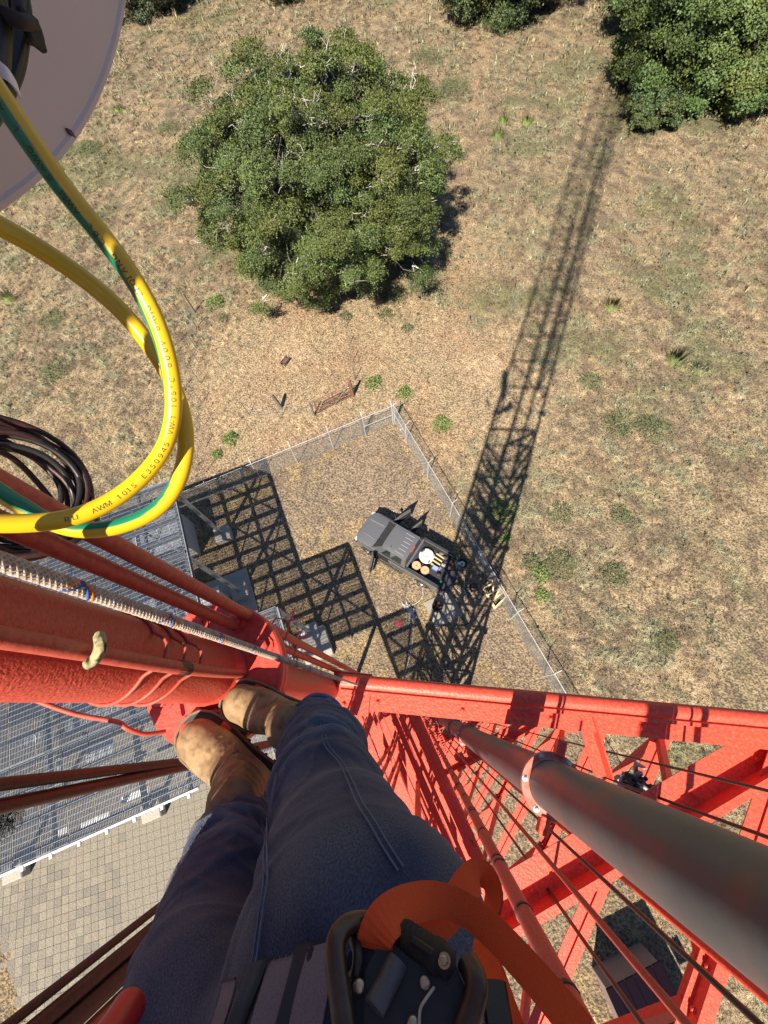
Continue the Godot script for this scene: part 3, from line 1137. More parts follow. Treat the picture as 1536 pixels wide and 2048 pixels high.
func trees() -> void:
	tree("oak_tree", "broad dark green oak with grey dead twigs above the fenced yard", "", Vector3(-6.0, 0, -31.5), Vector3(-6.5, 5.4, -33.2), Vector3(7.5, 5.8, 8.2), 520, 115, 0.1, 760, Color(0.09, 0.125, 0.033), 17, 0.9)
	tree("oak_tree", "dark tree at the top edge beyond the end of the field path", "trees beyond the field", P(1010, 70) + Vector3(0, 0, -3), P(1010, 62) + Vector3(0, 4.0, -5), Vector3(6.2, 5.4, 5.0), 90, 120, 0.2, 14, Color(0.055, 0.08, 0.026), 23, 1.5)
	tree("oak_tree", "dark tree cut by the top edge directly above the big oak", "trees beyond the field", P(625, 8) + Vector3(0, 0, -3), P(625, 8) + Vector3(0, 3.6, -5), Vector3(8.5, 4.6, 5.0), 70, 100, 0.22, 0, Color(0.045, 0.062, 0.025), 24, 1.7)
	tree("oak_tree", "small dark tree at the top edge beside the pale dish", "trees beyond the field", P(300, 42) + Vector3(0, 0, -2), P(300, 42) + Vector3(0, 3.0, -3), Vector3(4.2, 3.8, 4.0), 46, 90, 0.2, 10, Color(0.05, 0.066, 0.03), 25, 1.4)
	tree("oak_tree", "bright green tree beside the far end of the tower shadow", "grove at the upper right", P(1340, 225) + Vector3(0, 0, -2.5), P(1345, 225) + Vector3(1.0, 4.0, -3.6), Vector3(5.0, 5.0, 4.6), 90, 120, 0.19, 22, Color(0.075, 0.115, 0.03), 31, 1.4)
	tree("oak_tree", "bright green tree in the grove, low at the right picture edge", "grove at the upper right", P(1490, 245) + Vector3(0, 0, -3), P(1500, 245) + Vector3(0, 4.2, -4.5), Vector3(6.2, 5.4, 5.0), 110, 120, 0.19, 22, Color(0.078, 0.118, 0.03), 32, 1.4)
	tree("oak_tree", "tall darker tree at the back left of the grove", "grove at the upper right", P(1300, 95) + Vector3(0, 0, -4), P(1330, 110) + Vector3(2.6, 5.0, -6.0), Vector3(6.6, 6.4, 6.2), 110, 120, 0.2, 20, Color(0.06, 0.09, 0.027), 33, 1.5)
	tree("oak_tree", "tallest tree of the grove, in the top right corner", "grove at the upper right", P(1480, 90) + Vector3(0, 0, -5), P(1480, 110) + Vector3(0, 6.0, -7.0), Vector3(9.0, 8.2, 8.0), 140, 130, 0.21, 24, Color(0.07, 0.105, 0.028), 34, 1.6)
	tree("shrub", "low dark green shrub at the foot of the grove nearest the field", "", P(1310, 262), P(1310, 256) + Vector3(0, 0.9, -0.8), Vector3(2.2, 1.5, 1.6), 22, 70, 0.13, 4, Color(0.055, 0.085, 0.028), 35, 0.7)


func weeds() -> void:
	# photo point, radius, height, kind (0 spiky, 1 leafy, 2 grey-green brush), label
	var list := [
		[1222, 618, 0.75, 0.75, 0, "spiky bright green clump alone to the right of the tower shadow"],
		[1350, 722, 0.95, 0.9, 0, "larger of two spiky bright green clumps near the right edge"],
		[1397, 742, 0.7, 0.6, 0, "smaller spiky green clump beside the larger one near the right edge"],
		[995, 274, 0.8, 0.9, 0, "lowest of three bright green clumps right of the oak"],
		[1006, 248, 0.75, 0.9, 0, "middle bright green clump of the three right of the oak"],
		[1053, 250, 0.8, 0.9, 0, "bright green clump standing apart, nearest the tower shadow's far end"],
		[16, 600, 0.9, 0.8, 0, "spiky green clump at the left picture edge"],
		[237, 225, 1.1, 0.6, 0, "low green clump just right of the pale dish"],
		[461, 880, 0.55, 0.45, 1, "leafy green weed above the grating near the last field fence post"],
		[436, 911, 0.35, 0.4, 1, "small bright green weed nearest the raised grating"],
		[790, 594, 1.1, 0.6, 2, "grey green brush under the lower right of the oak crown"],
		[836, 580, 0.7, 0.6, 2, "upright grey brush right of the oak's lower edge"],
		[772, 632, 0.6, 0.45, 2, "rounded grey green brush below the oak's lower edge"],
		[815, 658, 0.45, 0.4, 2, "small grey brush between the oak and the fence corner"],
		[693, 636, 0.45, 0.4, 2, "small brush at the head of the short field fence below the oak"],
		[508, 622, 0.55, 0.45, 2, "green brush under the lower left edge of the oak crown"],
		[432, 608, 0.8, 0.5, 1, "yellowish green brush beside the leaning timber post"],
		[448, 640, 0.45, 0.35, 2, "small grey brush just below the yellowish brush"],
		[748, 768, 0.6, 0.5, 1, "green weed right of the iron gate's hinge post"],
		[810, 787, 0.5, 0.45, 1, "green weed between the iron gate and the fence corner"],
		[884, 850, 0.65, 0.4, 1, "low green weed outside the fence corner"],
		[893, 512, 0.5, 0.4, 2, "grey brush right of the oak's shadow edge"],
		[1003, 1025, 0.75, 0.5, 1, "green bush inside the tower shadow outside the fence"],
		[1062, 1125, 0.55, 0.5, 2, "pale leafy bush outside the fence, left of the big bush"],
		[1080, 1150, 0.5, 0.55, 1, "bright green bush between the pale bush and the big olive one"],
		[1118, 1130, 0.95, 0.6, 2, "big olive bush outside the fence right of the wooden frame"],
		[1082, 1192, 0.4, 0.4, 1, "small bright weed below the big olive bush"],
		[1122, 1030, 0.7, 0.45, 2, "dull olive bush above the big bush outside the fence"],
		[1228, 1150, 0.8, 0.4, 2, "brownish low bush farther right than the big olive bush"],
		[1240, 1030, 0.6, 0.35, 2, "faint grey bush on the open field to the right"],
		[1235, 850, 1.0, 0.45, 2, "sprawling grey green bush below the two spiky clumps"],
		[1305, 860, 1.1, 0.45, 2, "wider sprawling bush right of the grey green one"],
		[1325, 1285, 0.7, 0.4, 2, "olive bush above the red beam at the right"],
		[1010, 1078, 0.35, 0.35, 1, "small leafy weed against the fence in the tower shadow"],
		[905, 190, 1.9, 1.3, 2, "tall faint brush right of the oak's top"],
		[850, 120, 1.6, 1.1, 2, "tall faint brush above the oak's upper right"],
		[1180, 765, 0.8, 0.35, 2, "thin grey patch of brush right of the tower shadow"],
		[340, 265, 1.3, 0.6, 2, "green patch of brush left of the oak"],
		[180, 300, 1.4, 0.6, 2, "dull green patch of brush by the lower rim of the dish"],
		[105, 640, 1.3, 0.4, 2, "faint olive patch left of the yellow cable"],
		[110, 745, 1.3, 0.35, 2, "second faint olive patch, below the first one left of the cable"],
	]
	var r := RandomNumberGenerator.new()
	r.seed = 31
	for k in list.size():
		var w = list[k]
		var b := P(w[0], w[1])
		b.y = height(b.x, b.z)
		var m := M.new()
		var s: float = w[2] * (1.25 if w[4] == 0 else 1.3)
		if w[4] == 0:
			for q in int(110 * s):
				var a := r.randf() * TAU
				var d := Vector3(cos(a), 0, sin(a))
				var o: Vector3 = b + d * s * 0.45 * sqrt(r.randf())
				var l: float = w[3] * r.randf_range(0.6, 1.15)
				var tip := o + d * s * r.randf_range(0.1, 0.5) + Vector3.UP * l
				var side := d.cross(Vector3.UP) * 0.02
				var t := r.randf_range(0.8, 1.25)
				m.col = Color(0.095 * t, 0.155 * t, 0.025 * t)
				var nn := (Vector3.UP + d * 0.8).normalized()
				var f := m.p(o - side, nn)
				m.p(o + side, nn)
				m.p(tip, nn)
				m.t3(f, f + 1, f + 2)
		else:
			var c := Color(0.12, 0.18, 0.045) if w[4] == 1 else Color(0.105, 0.13, 0.055)
			var many := int(330 * s * (1.0 + s))
			for q in many:
				var a := r.randf() * TAU
				var rr := sqrt(r.randf())
				var lump := 0.75 + 0.4 * fn.get_noise_2d(cos(a) * 60 + k * 90, sin(a) * 60)
				var o: Vector3 = b + Vector3(cos(a), 0, sin(a)) * s * rr * lump + Vector3.UP * w[3] * (1.05 - rr * rr * 0.8) * r.randf_range(0.25, 1.0)
				var d := Vector3(r.randfn(), r.randf() * 1.4, r.randfn()).normalized()
				var nn := Vector3(r.randfn() * 0.6, 1, r.randfn() * 0.6).normalized()
				var lf := 0.11 if w[4] == 1 else 0.13
				var side := d.cross(nn).normalized() * lf * (0.32 if w[4] == 1 else 0.14)
				var t := r.randf_range(0.65, 1.3)
				m.col = c * t
				var f := m.p(o, nn)
				m.p(o + d * lf * 0.5 + side, nn)
				m.p(o + d * lf, nn)
				m.p(o + d * lf * 0.5 - side, nn)
				m.t3(f, f + 1, f + 2)
				m.t3(f, f + 2, f + 3)
		var made: MeshInstance3D = part(["spiky_weed", "leafy_weed", "brush"][w[4]], m, T.leaf, self)
		tag(made, w[5], "weed" if w[4] < 2 else "bush")


const LEG_A := Vector3(-0.606, 0, -0.069)
const LEG_B := Vector3(2.249, 0, 0.096)
const LEG_C := Vector3(0.675, 0, 2.485)


func R(bearing: float, d: float, y := 0.0) -> Vector3:
	return Vector3(sin(deg_to_rad(bearing)) * d, y, -cos(deg_to_rad(bearing)) * d)


func Y(o: Vector3, y: float) -> Vector3:
	return Vector3(o.x, y, o.z)


func bolt(m: M, o: Vector3, axis: Vector3, r: float) -> void:
	var b := Basis(Quaternion(Vector3.UP, axis.normalized()))
	m.lathe([Vector2(r * 1.7, 0), Vector2(r * 1.7, r * 0.3), Vector2(r, r * 0.3)], Transform3D(b, o), 12)
	m.lathe([Vector2(r * 1.05, r * 0.3), Vector2(r * 1.05, r * 1.1), Vector2(r * 0.7, r * 1.35), Vector2(0, r * 1.4)], Transform3D(b, o), 6)


# a flat double angle (two strips with a slit) from a to b
func pair_member(a: Vector3, b: Vector3, w: float, slit := 0.014) -> M:
	var m := M.new()
	var s := (b - a).cross(Vector3.UP).normalized()
	for k: float in [-1.0, 1.0]:
		var o: Vector3 = s * k * (slit + w) / 2
		m.bar(a + o, b + o, w, 0.009, Vector3.UP)
		var q: Vector3 = s * k * (slit / 2 + 0.004) - Vector3.UP * (0.005 + w * 0.42)
		m.bar(a + q, b + q, 0.008, w * 0.84, Vector3.UP)
	return m


func tower() -> void:
	var t := thing("lattice_tower", "red painted steel lattice tower with round legs, flanged joints and braces under the climber", "tower")
	var legs := [LEG_A, LEG_B, LEG_C]
	var top := 74.0
	for k in 3:
		var o: Vector3 = legs[k]
		var m := M.new()
		var pts := []
		var ys := [0.0, 8.0, 16.0, 20.0, 22.0, 22.57]
		for y in ys:
			pts.append(Y(o, y))
		m.tube(pts, 0.084, 40, false)
		var l := part("leg", m, T.leg, t)
		m = M.new()
		m.tube([Y(o, 22.65), Y(o, 23.2), Y(o, 23.8), Y(o, 25.0), Y(o, 30.0), Y(o, top)], 0.084, 40, false)
		part("upper_leg", m, T.leg, t)
		# bolted flange under the climber's boots, and its fellows below
		for fy in [22.61, 16.7, 10.8, 4.9]:
			m = M.new()
			m.lathe([Vector2(0.085, 0.04), Vector2(0.098, 0.034), Vector2(0.204, 0.032), Vector2(0.21, 0.026), Vector2(0.21, 0.004), Vector2(0.204, 0.0), Vector2(0.21, -0.004), Vector2(0.21, -0.03), Vector2(0.204, -0.036), Vector2(0.085, -0.036)], Transform3D(Basis(), Y(o, fy)), 56)
			m.lathe([Vector2(0.084, 0.075), Vector2(0.09, 0.055), Vector2(0.1, 0.036)], Transform3D(Basis(), Y(o, fy)), 40, true)
			var f := part("flange", m, T.leg if fy < 22 else T.flange, l)
			for q in 8:
				var a := TAU * (q + 0.35) / 8
				m = M.new()
				bolt(m, Y(o, fy + 0.032) + Vector3(cos(a), 0, sin(a)) * 0.158, Vector3.UP, 0.021)
				bolt(m, Y(o, fy - 0.036) + Vector3(cos(a), 0, sin(a)) * 0.158, Vector3.DOWN, 0.017)
				part("flange_bolt", m, T.flange, l)
	# faces: horizontals every 1.43 m, K braces between
	var faces := [[LEG_B, LEG_C, 0.068], [LEG_A, LEG_C, 0.075], [LEG_A, LEG_B, 0.05]]
	for f in faces.size():
		var a: Vector3 = faces[f][0]
		var b: Vector3 = faces[f][1]
		var w: float = faces[f][2]
		var e := (b - a).normalized()
		for k in 15:
			var y := 20.86 - 1.43 * k
			if f == 2 and k == 0:
				continue
			if f == 1 and k == 0:
				continue
			part("girt", pair_member(Y(a + e * 0.1, y), Y(b - e * 0.1, y), w), T.red, t)
			if f == 1:
				part("girt", pair_member(Y(a + e * 0.1, y - 0.7), Y(b - e * 0.1, y - 0.7), 0.05), T.red, t)
			if k == 14:
				continue
			var inn := e.cross(Vector3.UP) * 0.03
			var mid := (a + b) / 2
			for s: float in [-1.0, 1.0]:
				var far: Vector3 = (a + e * 0.12) if s < 0 else (b - e * 0.12)
				var m := M.new()
				var down := (k % 2 == 0)
				var p0 := Y(mid, y if down else y - 1.43)
				var p1 := Y(far, y - 1.43 if down else y)
				m.angle(p0 + inn + e * s * 0.08, p1 + inn, 0.055, 0.05, 0.007, inn.normalized(), s)
				part("brace", m, T.red, t)
			var g := M.new()
			var gy := y if k % 2 == 0 else y - 1.43
			g.box(Y(mid, gy - 0.02) + inn, e * 0.16, Vector3.UP * 0.1, inn.normalized() * 0.005)
			for q in 4:
				bolt(g, Y(mid, gy - 0.02 + (0.05 if q % 2 else -0.05)) + inn * 1.17 + e * (0.1 if q < 2 else -0.1), inn, 0.011)
			part("gusset", g, T.red, t)
	# heavy diaphragm beams from the far leg across the shaft
	var dir := (LEG_B - (LEG_A + LEG_C) / 2).normalized()
	for y in [20.86, 15.2, 9.5, 3.7]:
		var a := Y((LEG_A + LEG_C) / 2 + dir * 0.05, y - 0.035)
		var b := Y(LEG_B - dir * 0.12, y - 0.035)
		var s := dir.cross(Vector3.UP)
		if s.z < 0:
			s = -s
		var m := M.new()
		m.bar(a - s * 0.055, b - s * 0.055, 0.09, 0.01, Vector3.UP)
		m.bar(a + s * 0.05 - Vector3.UP * 0.05, b + s * 0.05 - Vector3.UP * 0.05, 0.1, 0.01, Vector3.UP)
		m.bar(a - s * 0.005 - Vector3.UP * 0.025, b - s * 0.005 - Vector3.UP * 0.025, 0.01, 0.05, Vector3.UP)
		m.bar(a + s * 0.105 + Vector3.UP * 0.015, b + s * 0.105 + Vector3.UP * 0.015, 0.01, 0.14, Vector3.UP)
		m.bar(a + s * 0.122 + Vector3.UP * 0.085, b + s * 0.122 + Vector3.UP * 0.085, 0.042, 0.009, Vector3.UP)
		var bm := part("diaphragm_beam", m, T.red, t)
		for q in [0.3, 0.62, 1.25, 1.75, 2.2]:
			m = M.new()
			bolt(m, a + dir * q + s * 0.05 - Vector3.UP * 0.045, Vector3.UP, 0.014)
			part("bolt", m, T.red, bm)
	# inner run parallel to the west face
	var along := (LEG_C - LEG_A).normalized()
	var inward := dir
	for k in 11:
		var y := 18.4 - 1.5 * k
		for off in [0.1, 0.24, 0.42]:
			part("inner_girt", pair_member(Y(LEG_A + along * 0.3 + inward * off, y - off), Y(LEG_C - along * 0.3 + inward * off, y - off), 0.06), T.red, t)
	var m2 := M.new()
	m2.angle(Y(LEG_A + along * 0.2 + inward * 0.35, 14.5), Y(LEG_C + inward * 0.35, 15.0), 0.13, 0.1, 0.01, Vector3.UP, 1.0)
	part("inner_beam", m2, T.red, t)
	# beam under the climber: round rail with a flat angle beside it
	var e2 := (LEG_B - LEG_A).normalized()
	var n2 := e2.cross(Vector3.UP)
	if n2.z < 0:
		n2 = -n2
	var m := M.new()
	m.tube([Y(LEG_A + e2 * 0.08 - n2 * 0.065, 20.88), Y(LEG_A + e2 * 1.4 - n2 * 0.065, 20.88), Y(LEG_B - e2 * 0.1 - n2 * 0.065, 20.88)], 0.052, 24)
	var rl := part("rail_tube", m, T.red, t)
	m = M.new()
	m.bar(Y(LEG_A + e2 * 0.1 + n2 * 0.045, 20.86), Y(LEG_B - e2 * 0.1 + n2 * 0.045, 20.86), 0.1, 0.01, Vector3.UP, 0.002)
	m.bar(Y(LEG_A + e2 * 0.1 + n2 * 0.001, 20.815), Y(LEG_B - e2 * 0.1 + n2 * 0.001, 20.815), 0.01, 0.08, Vector3.UP)
	part("flat_girt", m, T.red, t)
	m = M.new()
	m.bar(Y(LEG_A + e2 * 0.1 - n2 * 0.005, 20.93), Y(LEG_B - e2 * 0.1 - n2 * 0.005, 20.93), 0.022, 0.006, Vector3.UP)
	part("slotted_strip", m, T.red, t)
	for q in [0.35, 0.9, 1.45, 2.0]:
		m = M.new()
		bolt(m, Y(LEG_A + e2 * q + n2 * 0.045, 20.866), Vector3.UP, 0.013)
		part("girt_bolt", m, T.red, rl)
	m = M.new()
	m.box(Y(LEG_A + e2 * 0.17, 20.87), e2 * 0.13, Vector3.UP * 0.008, n2 * 0.13, 0.003)
	m.box(Y(LEG_A + e2 * 0.12, 20.78), e2 * 0.1, Vector3.UP * 0.09, n2 * 0.008, 0.003)
	var gs := part("leg_gusset", m, T.red, t)
	for q in 4:
		m = M.new()
		bolt(m, Y(LEG_A + e2 * (0.13 + 0.06 * (q % 2)) + n2 * (0.075 if q < 2 else -0.075), 20.88), Vector3.UP, 0.013)
		part("bolt", m, T.red, gs)
	# strut that carries the pipe clamp
	m = M.new()
	var c0 := Vector3(1.06, 20.8, 0.03)
	var c1 := Vector3(1.12, 20.8, 0.37)
	m.bar(c0, c1, 0.075, 0.01, Vector3.UP)
	m.bar(c0 + Vector3(0.04, 0.045, 0), c1 + Vector3(0.04, 0.045, 0), 0.009, 0.1, Vector3.UP)
	for q in [0.15, 0.5, 0.85]:
		bolt(m, c0.lerp(c1, q) + Vector3(0.046, 0.05, 0), Vector3(1, 0.3, 0), 0.014)
	part("clamp_strut", m, T.red, t)
	# rest platforms of red expanded metal deep in the shaft
	for y in [6.6, 3.4, 10.6]:
		m = M.new()
		var o := Y(Vector3(0.35, 0, 1.05), y)
		for k in 20:
			m.bar(o - inward * 0.45 + along * (k * 0.06 - 0.6), o + inward * 0.45 + along * (k * 0.06 - 0.6), 0.02, 0.012, Vector3.UP)
		for k in 9:
			m.bar(o + inward * (k * 0.11 - 0.45) - along * 0.6, o + inward * (k * 0.11 - 0.45) + along * 0.6, 0.014, 0.014, Vector3.UP)
		part("rest_platform", m, T.red, t)
	# climbing ladder on the west face
	var la := LEG_A + along * 1.25 + inward * 0.16
	for s: float in [-0.2, 0.2]:
		m = M.new()
		m.bar(Y(la + along * s, 0.2), Y(la + along * s, 21.6), 0.05, 0.014, along)
		part("ladder_rail", m, T.red, t)
	for k in 68:
		m = M.new()
		var y := 0.5 + k * 0.31
		m.tube([Y(la - along * 0.2, y), Y(la + along * 0.2, y)], 0.011, 6)
		part("ladder_rung", m, T.red, t)
	# everything above the climber
	m = M.new()
	var y2 := 25.2
	while y2 < top:
		for f in faces:
			var a: Vector3 = f[0]
			var b: Vector3 = f[1]
			m.bar(Y(a, y2), Y(b, y2), 0.09, 0.05)
			m.bar(Y(a, y2), Y(b, y2 + 2.86), 0.05, 0.03)
			m.bar(Y((a + b) / 2, y2), Y(a, y2 + 2.86), 0.04, 0.03)
		y2 += 2.86
	part("upper_bracing", m, T.red, t)
	m = M.new()
	for k in 6:
		var q := Y(Vector3(1.25 + 0.09 * k if k < 4 else 0.1 + 0.12 * k, 0, 0.9), 26.0)
		m.tube([q, Y(q, 72.0 - k * 5)], 0.035, 8)
	part("upper_cable_run", m, T.red, t, "stuff")
	# concrete foot of each leg
	for o in legs:
		m = M.new()
		m.box(Y(o, 0.2), Vector3(0.55, 0, 0), Vector3.UP * 0.3, Vector3(0, 0, 0.55), 0.04)
		part("concrete_foot", m, T.concrete, t)


func line(called: String, label: String, category: String, pts: Array, r: float, mt: Material, sides := 10, group := "") -> MeshInstance3D:
	var m := M.new()
	m.tube(pts, r, sides)
	var o := part(called, m, mt, self)
	tag(o, label, category, group)
	return o


func tower_lines() -> void:
	# the big grey pipe inside the shaft
	var w := thing("grey_pipe", "big grey pipe with red overspray running down inside the tower, clamped by flanges", "pipe")
	var ax := R(117.4, 0.66)
	var m := M.new()
	m.tube([Y(ax, 0.4), Y(ax, 10), Y(ax, 18), Y(ax, 21), Y(ax, 22.5), Y(ax, 23.5), Y(ax, 27), Y(ax, 70)], 0.1, 48)
	part("pipe", m, T.pipe, w)
	for y in [21.72, 18.3, 16.5, 12.5, 8.0]:
		m = M.new()
		m.lathe([Vector2(0.101, 0.02), Vector2(0.107, 0.016), Vector2(0.13, 0.016), Vector2(0.132, 0.013), Vector2(0.132, -0.013), Vector2(0.13, -0.016), Vector2(0.101, -0.021)], Transform3D(Basis(), Y(ax, y)), 48)
		var cl := part("pipe_flange", m, T.pale, w)
		for q in 6:
			var a := TAU * (q + 0.2) / 6
			m = M.new()
			bolt(m, Y(ax, y + 0.016) + Vector3(cos(a), 0, sin(a)) * 0.118, Vector3.UP, 0.008)
			part("bolt", m, T.galv, cl)
		m = M.new()
		for s: float in [-1.0, 1.0]:
			m.box(Y(ax, y) + R(200, 1).normalized() * 0.155 * s, R(200, 0.035), Vector3.UP * 0.028, R(110, 0.02), 0.004)
		part("clamp_ear", m, T.red, w)
	# banded red pipe
	var p := thing("red_pipe", "dull red pipe with dark bands deep in the tower, left of the big grey pipe", "pipe")
	var bx := R(150.3, 0.92)
	m = M.new()
	m.tube([Y(bx, 0.4), Y(bx, 14), Y(bx, 20), Y(bx, 26)], 0.036, 16)
	part("pipe", m, T.conduit, p)
	for k in 15:
		m = M.new()
		m.lathe([Vector2(0.036, 0.012), Vector2(0.04, 0.01), Vector2(0.04, -0.01), Vector2(0.036, -0.012)], Transform3D(Basis(), Y(bx, 22.15 - 0.42 * k - (k % 3) * 0.17)), 16)
		part("band", m, T.black, p)
	line("red_rod", "thin red rod crossing under the big beam right of the banded pipe", "conduit", [R(136.6, 0.95, 0.3), R(136.6, 0.95, 15), R(136.6, 0.95, 26)], 0.0125, T.conduit, 12)
	line("red_rod", "thin red tube at the far lower right behind the grey pipe", "conduit", [R(126.5, 1.75, 0.3), R(126.5, 1.75, 15), R(126.5, 1.75, 23.5)], 0.022, T.red, 12)
	line("black_cable", "black cable hanging between the red rod and the grey pipe", "cable", [R(130.0, 0.92, 0.3), R(130.2, 0.93, 19), R(129.0, 0.92, 26)], 0.008, T.black, 8)
	line("black_cable", "black cable crossing the red rod deep in the tower", "cable", [R(141.3, 1.2, 0.3), R(141.5, 1.2, 18), R(141.8, 1.2, 22)], 0.009, T.black, 8)
	line("black_cable", "upper of two dark cables right of the grey pipe", "cable", [R(100.4, 1.6, 0.3), R(101.1, 1.6, 18), R(100.9, 1.6, 26)], 0.008, T.black, 8)
	line("black_cable", "lower of two dark cables right of the grey pipe", "cable", [R(102.3, 1.5, 0.3), R(108, 1.5, 20.5), R(106, 1.5, 26)], 0.009, T.black, 8)
	line("black_cable", "thin dark line deep in the tower left of the banded pipe", "cable", [R(156, 1.5, 0.3), R(156, 1.5, 20)], 0.006, T.black, 6)
	# coax bundle painted red beside the ladder
	var rr := RandomNumberGenerator.new()
	rr.seed = 12
	var coax := thing("painted_cables", "row of red painted cables running down the inside of the tower face", "cables")
	for k in 7:
		var o := LEG_A + (LEG_C - LEG_A).normalized() * (0.55 + k * 0.075 + (0.55 if k > 3 else 0.0)) + (LEG_B - LEG_A).normalized() * 0.06
		m = M.new()
		m.tube([Y(o, 0.3), Y(o + Vector3(rr.randfn(), 0, rr.randfn()) * 0.012, 8), Y(o, 14), Y(o + Vector3(rr.randfn(), 0, rr.randfn()) * 0.012, 18), Y(o, 21.2)], 0.017, 10)
		part("cable", m, T.red, coax)
	# conduits and lines beside the near leg
	var c := thing("red_conduit", "upper of two red painted conduits crossing above the red leg", "conduit")
	m = M.new()
	m.tube([R(-65.6, 0.60, 0.3), R(-65.6, 0.58, 20), R(-65.7, 0.58, 22), R(-65.4, 0.58, 23.0), R(-65.4, 0.58, 26)], 0.0165, 24)
	part("pipe", m, T.conduit, c)
	c = thing("red_conduit", "lower of two red painted conduits, with peeling bright paint, above the red leg", "conduit")
	m = M.new()
	m.tube([R(-70.2, 0.62, 0.3), R(-70.2, 0.6, 20), R(-70.0, 0.6, 22), R(-69.6, 0.6, 23.0), R(-69.6, 0.6, 26)], 0.0165, 24)
	part("pipe", m, T.conduit, c)
	m = M.new()
	m.lathe([Vector2(0.0166, 0.1), Vector2(0.0205, 0.09), Vector2(0.021, 0.0), Vector2(0.020, -0.1), Vector2(0.0166, -0.11)], Transform3D(Basis(), R(-70.1, 0.6, 22.25)), 20)
	part("coupling", m, T.red, c)
	for q in [[-65.7, 0.58, 22.3, 0.028], [-70.0, 0.6, 22.02, 0.026]]:
		m = M.new()
		var o := R(q[0], q[1], q[2])
		m.tube([o + Vector3(0.03, 0, 0.02), o + Vector3(0.04, 0.004, -0.045), o + Vector3(-0.02, 0.0, -0.055), o + Vector3(-0.045, -0.004, 0.0), o + Vector3(0.0, 0.0, 0.05), o + Vector3(0.03, 0, 0.02)], 0.0035, 6)
		m.tube([o + Vector3(0.04, 0.004, -0.045), o + Vector3(0.06, 0.03, -0.08), o + Vector3(0.05, 0.05, -0.06)], 0.003, 6)
		m.tube([o + Vector3(0.04, 0.004, -0.045), o + Vector3(0.09, 0.01, -0.06)], 0.003, 6)
		tag(part("wire_tie", m, T.red, self), "red wire tie twisted round the %s conduit" % ("upper" if q[0] > -66 else "lower"), "wire tie")
	# rope
	var rp := thing("braided_rope", "white braided rope with orange and blue flecks hanging beside the red leg", "rope")
	m = M.new()
	var pts := []
	for k in 90:
		var y := 24.4 - k * 0.03
		pts.append(R(-73.9 - 0.6 * smoothstep(0.0, 2.4, 24.4 - y), 0.3, y))
	m.tube(pts, 0.0058, 16)
	part("core", m, T.rope, rp)
	braid(rp, pts)
	# coax strapped on the leg
	var cx := thing("red_cable", "red painted cable strapped along the front of the tower leg", "cable")
	m = M.new()
	var q0 := P(640, 1348, 21.1)
	pts = [R(-83.4, 0.492, 26), R(-83.4, 0.494, 24), R(-83.2, 0.496, 23.5), R(-83.5, 0.497, 23.2), R(-83.4, 0.495, 23.02), R(-82.6, 0.51, 22.75), R(-80.5, 0.56, 22.3), R(-78, 0.6, 21.8), q0, Y(q0, 19.0), Y(q0, 0.3)]
	m.tube(smooth_path(pts, 6), 0.0135, 20)
	part("cable", m, T.conduit, cx)
	m = M.new()
	m.tube([R(-83.45, 0.4955, 23.075), R(-83.4, 0.495, 23.03)], 0.0145, 16)
	part("black_joint", m, T.black, cx)
	for y in [23.05, 22.98, 23.12]:
		m = M.new()
		var ring := []
		for k in 97:
			var a := TAU * k / 96
			ring.append(Y(LEG_A, y + 0.012 * sin(a * 2 + y * 9)) + Vector3(cos(a), 0, sin(a)) * (0.0875 + 0.026 * (1.0 - smoothstep(0.1, 0.55, absf(wrapf(a - deg_to_rad(-6.5), -PI, PI))))))
		m.tube(ring, 0.004, 6, false, Vector3.UP)
		tag(part("tie_strap", m, T.conduit, self), ["red tie strap round the leg at the cable's black joint", "red tie strap round the leg just below the black joint", "red tie strap round the leg above the black joint"][[23.05, 22.98, 23.12].find(y)], "strap")
	m = M.new()
	var fo := P(140, 1290, 23.37)
	fo = R(-83, 0.47, 23.36)
	m.tube(smooth_path([fo + Vector3(-0.004, 0, -0.024), fo + Vector3(0.006, 0.004, -0.008), fo + Vector3(0.002, 0.0, 0.008), fo + Vector3(-0.012, -0.006, 0.018)], 5), 0.0085, 10)
	tag(part("foam_scrap", m, tri(mat(lin(0.36, 0.31, 0.17), 0.95), null, 1, nmap(0.1, 71, 12.0, 256), 1.5), self), "yellowish scrap of foam stuck on the strapped red cable", "foam")
	# small loop below the leg
	m = M.new()
	m.tube(smooth_path([P(70, 1400, 22.9), P(150, 1428, 22.85), P(235, 1444, 22.8), P(252, 1456, 22.8), P(290, 1468, 22.75), P(330, 1463, 22.7)], 8), 0.006, 10)
	tag(part("red_wire", m, T.conduit, self), "thin red cable looping out below the tower leg towards the flange", "cable")
	# cables outside the face
	line("dark_cable", "upper of two red cables, coloured darker for shade, passing behind the left boot", "cable", [R(-105.2, 0.85, 0.3), R(-105, 0.85, 20), R(-104.4, 0.85, 22.2), R(-101.6, 0.82, 23.06), R(-100.5, 0.8, 26)], 0.0125, T.dark_shaded_red, 14)
	line("dark_cable", "lower of two red cables, coloured darker for shade, passing behind the left boot", "cable", [R(-106.0, 0.86, 0.3), R(-106, 0.86, 20), R(-105.4, 0.86, 22.2), R(-104.2, 0.83, 23.06), R(-103.5, 0.81, 26)], 0.0145, T.dark_shaded_red, 14)
	line("dark_cable", "thin red cable, coloured darker for shade, over the pavers, upmost of the lower left bunch", "cable", [R(-126.6, 0.72, 0.3), R(-126.8, 0.72, 22.6), R(-127.0, 0.72, 26)], 0.0075, T.dark_shaded_red, 12)
	line("dark_cable", "second cable of the lower left bunch, beside the thin one", "cable", [R(-129.0, 0.72, 0.3), R(-128.9, 0.72, 22.6), R(-128.7, 0.72, 26)], 0.0125, T.dark_shaded_red, 14)
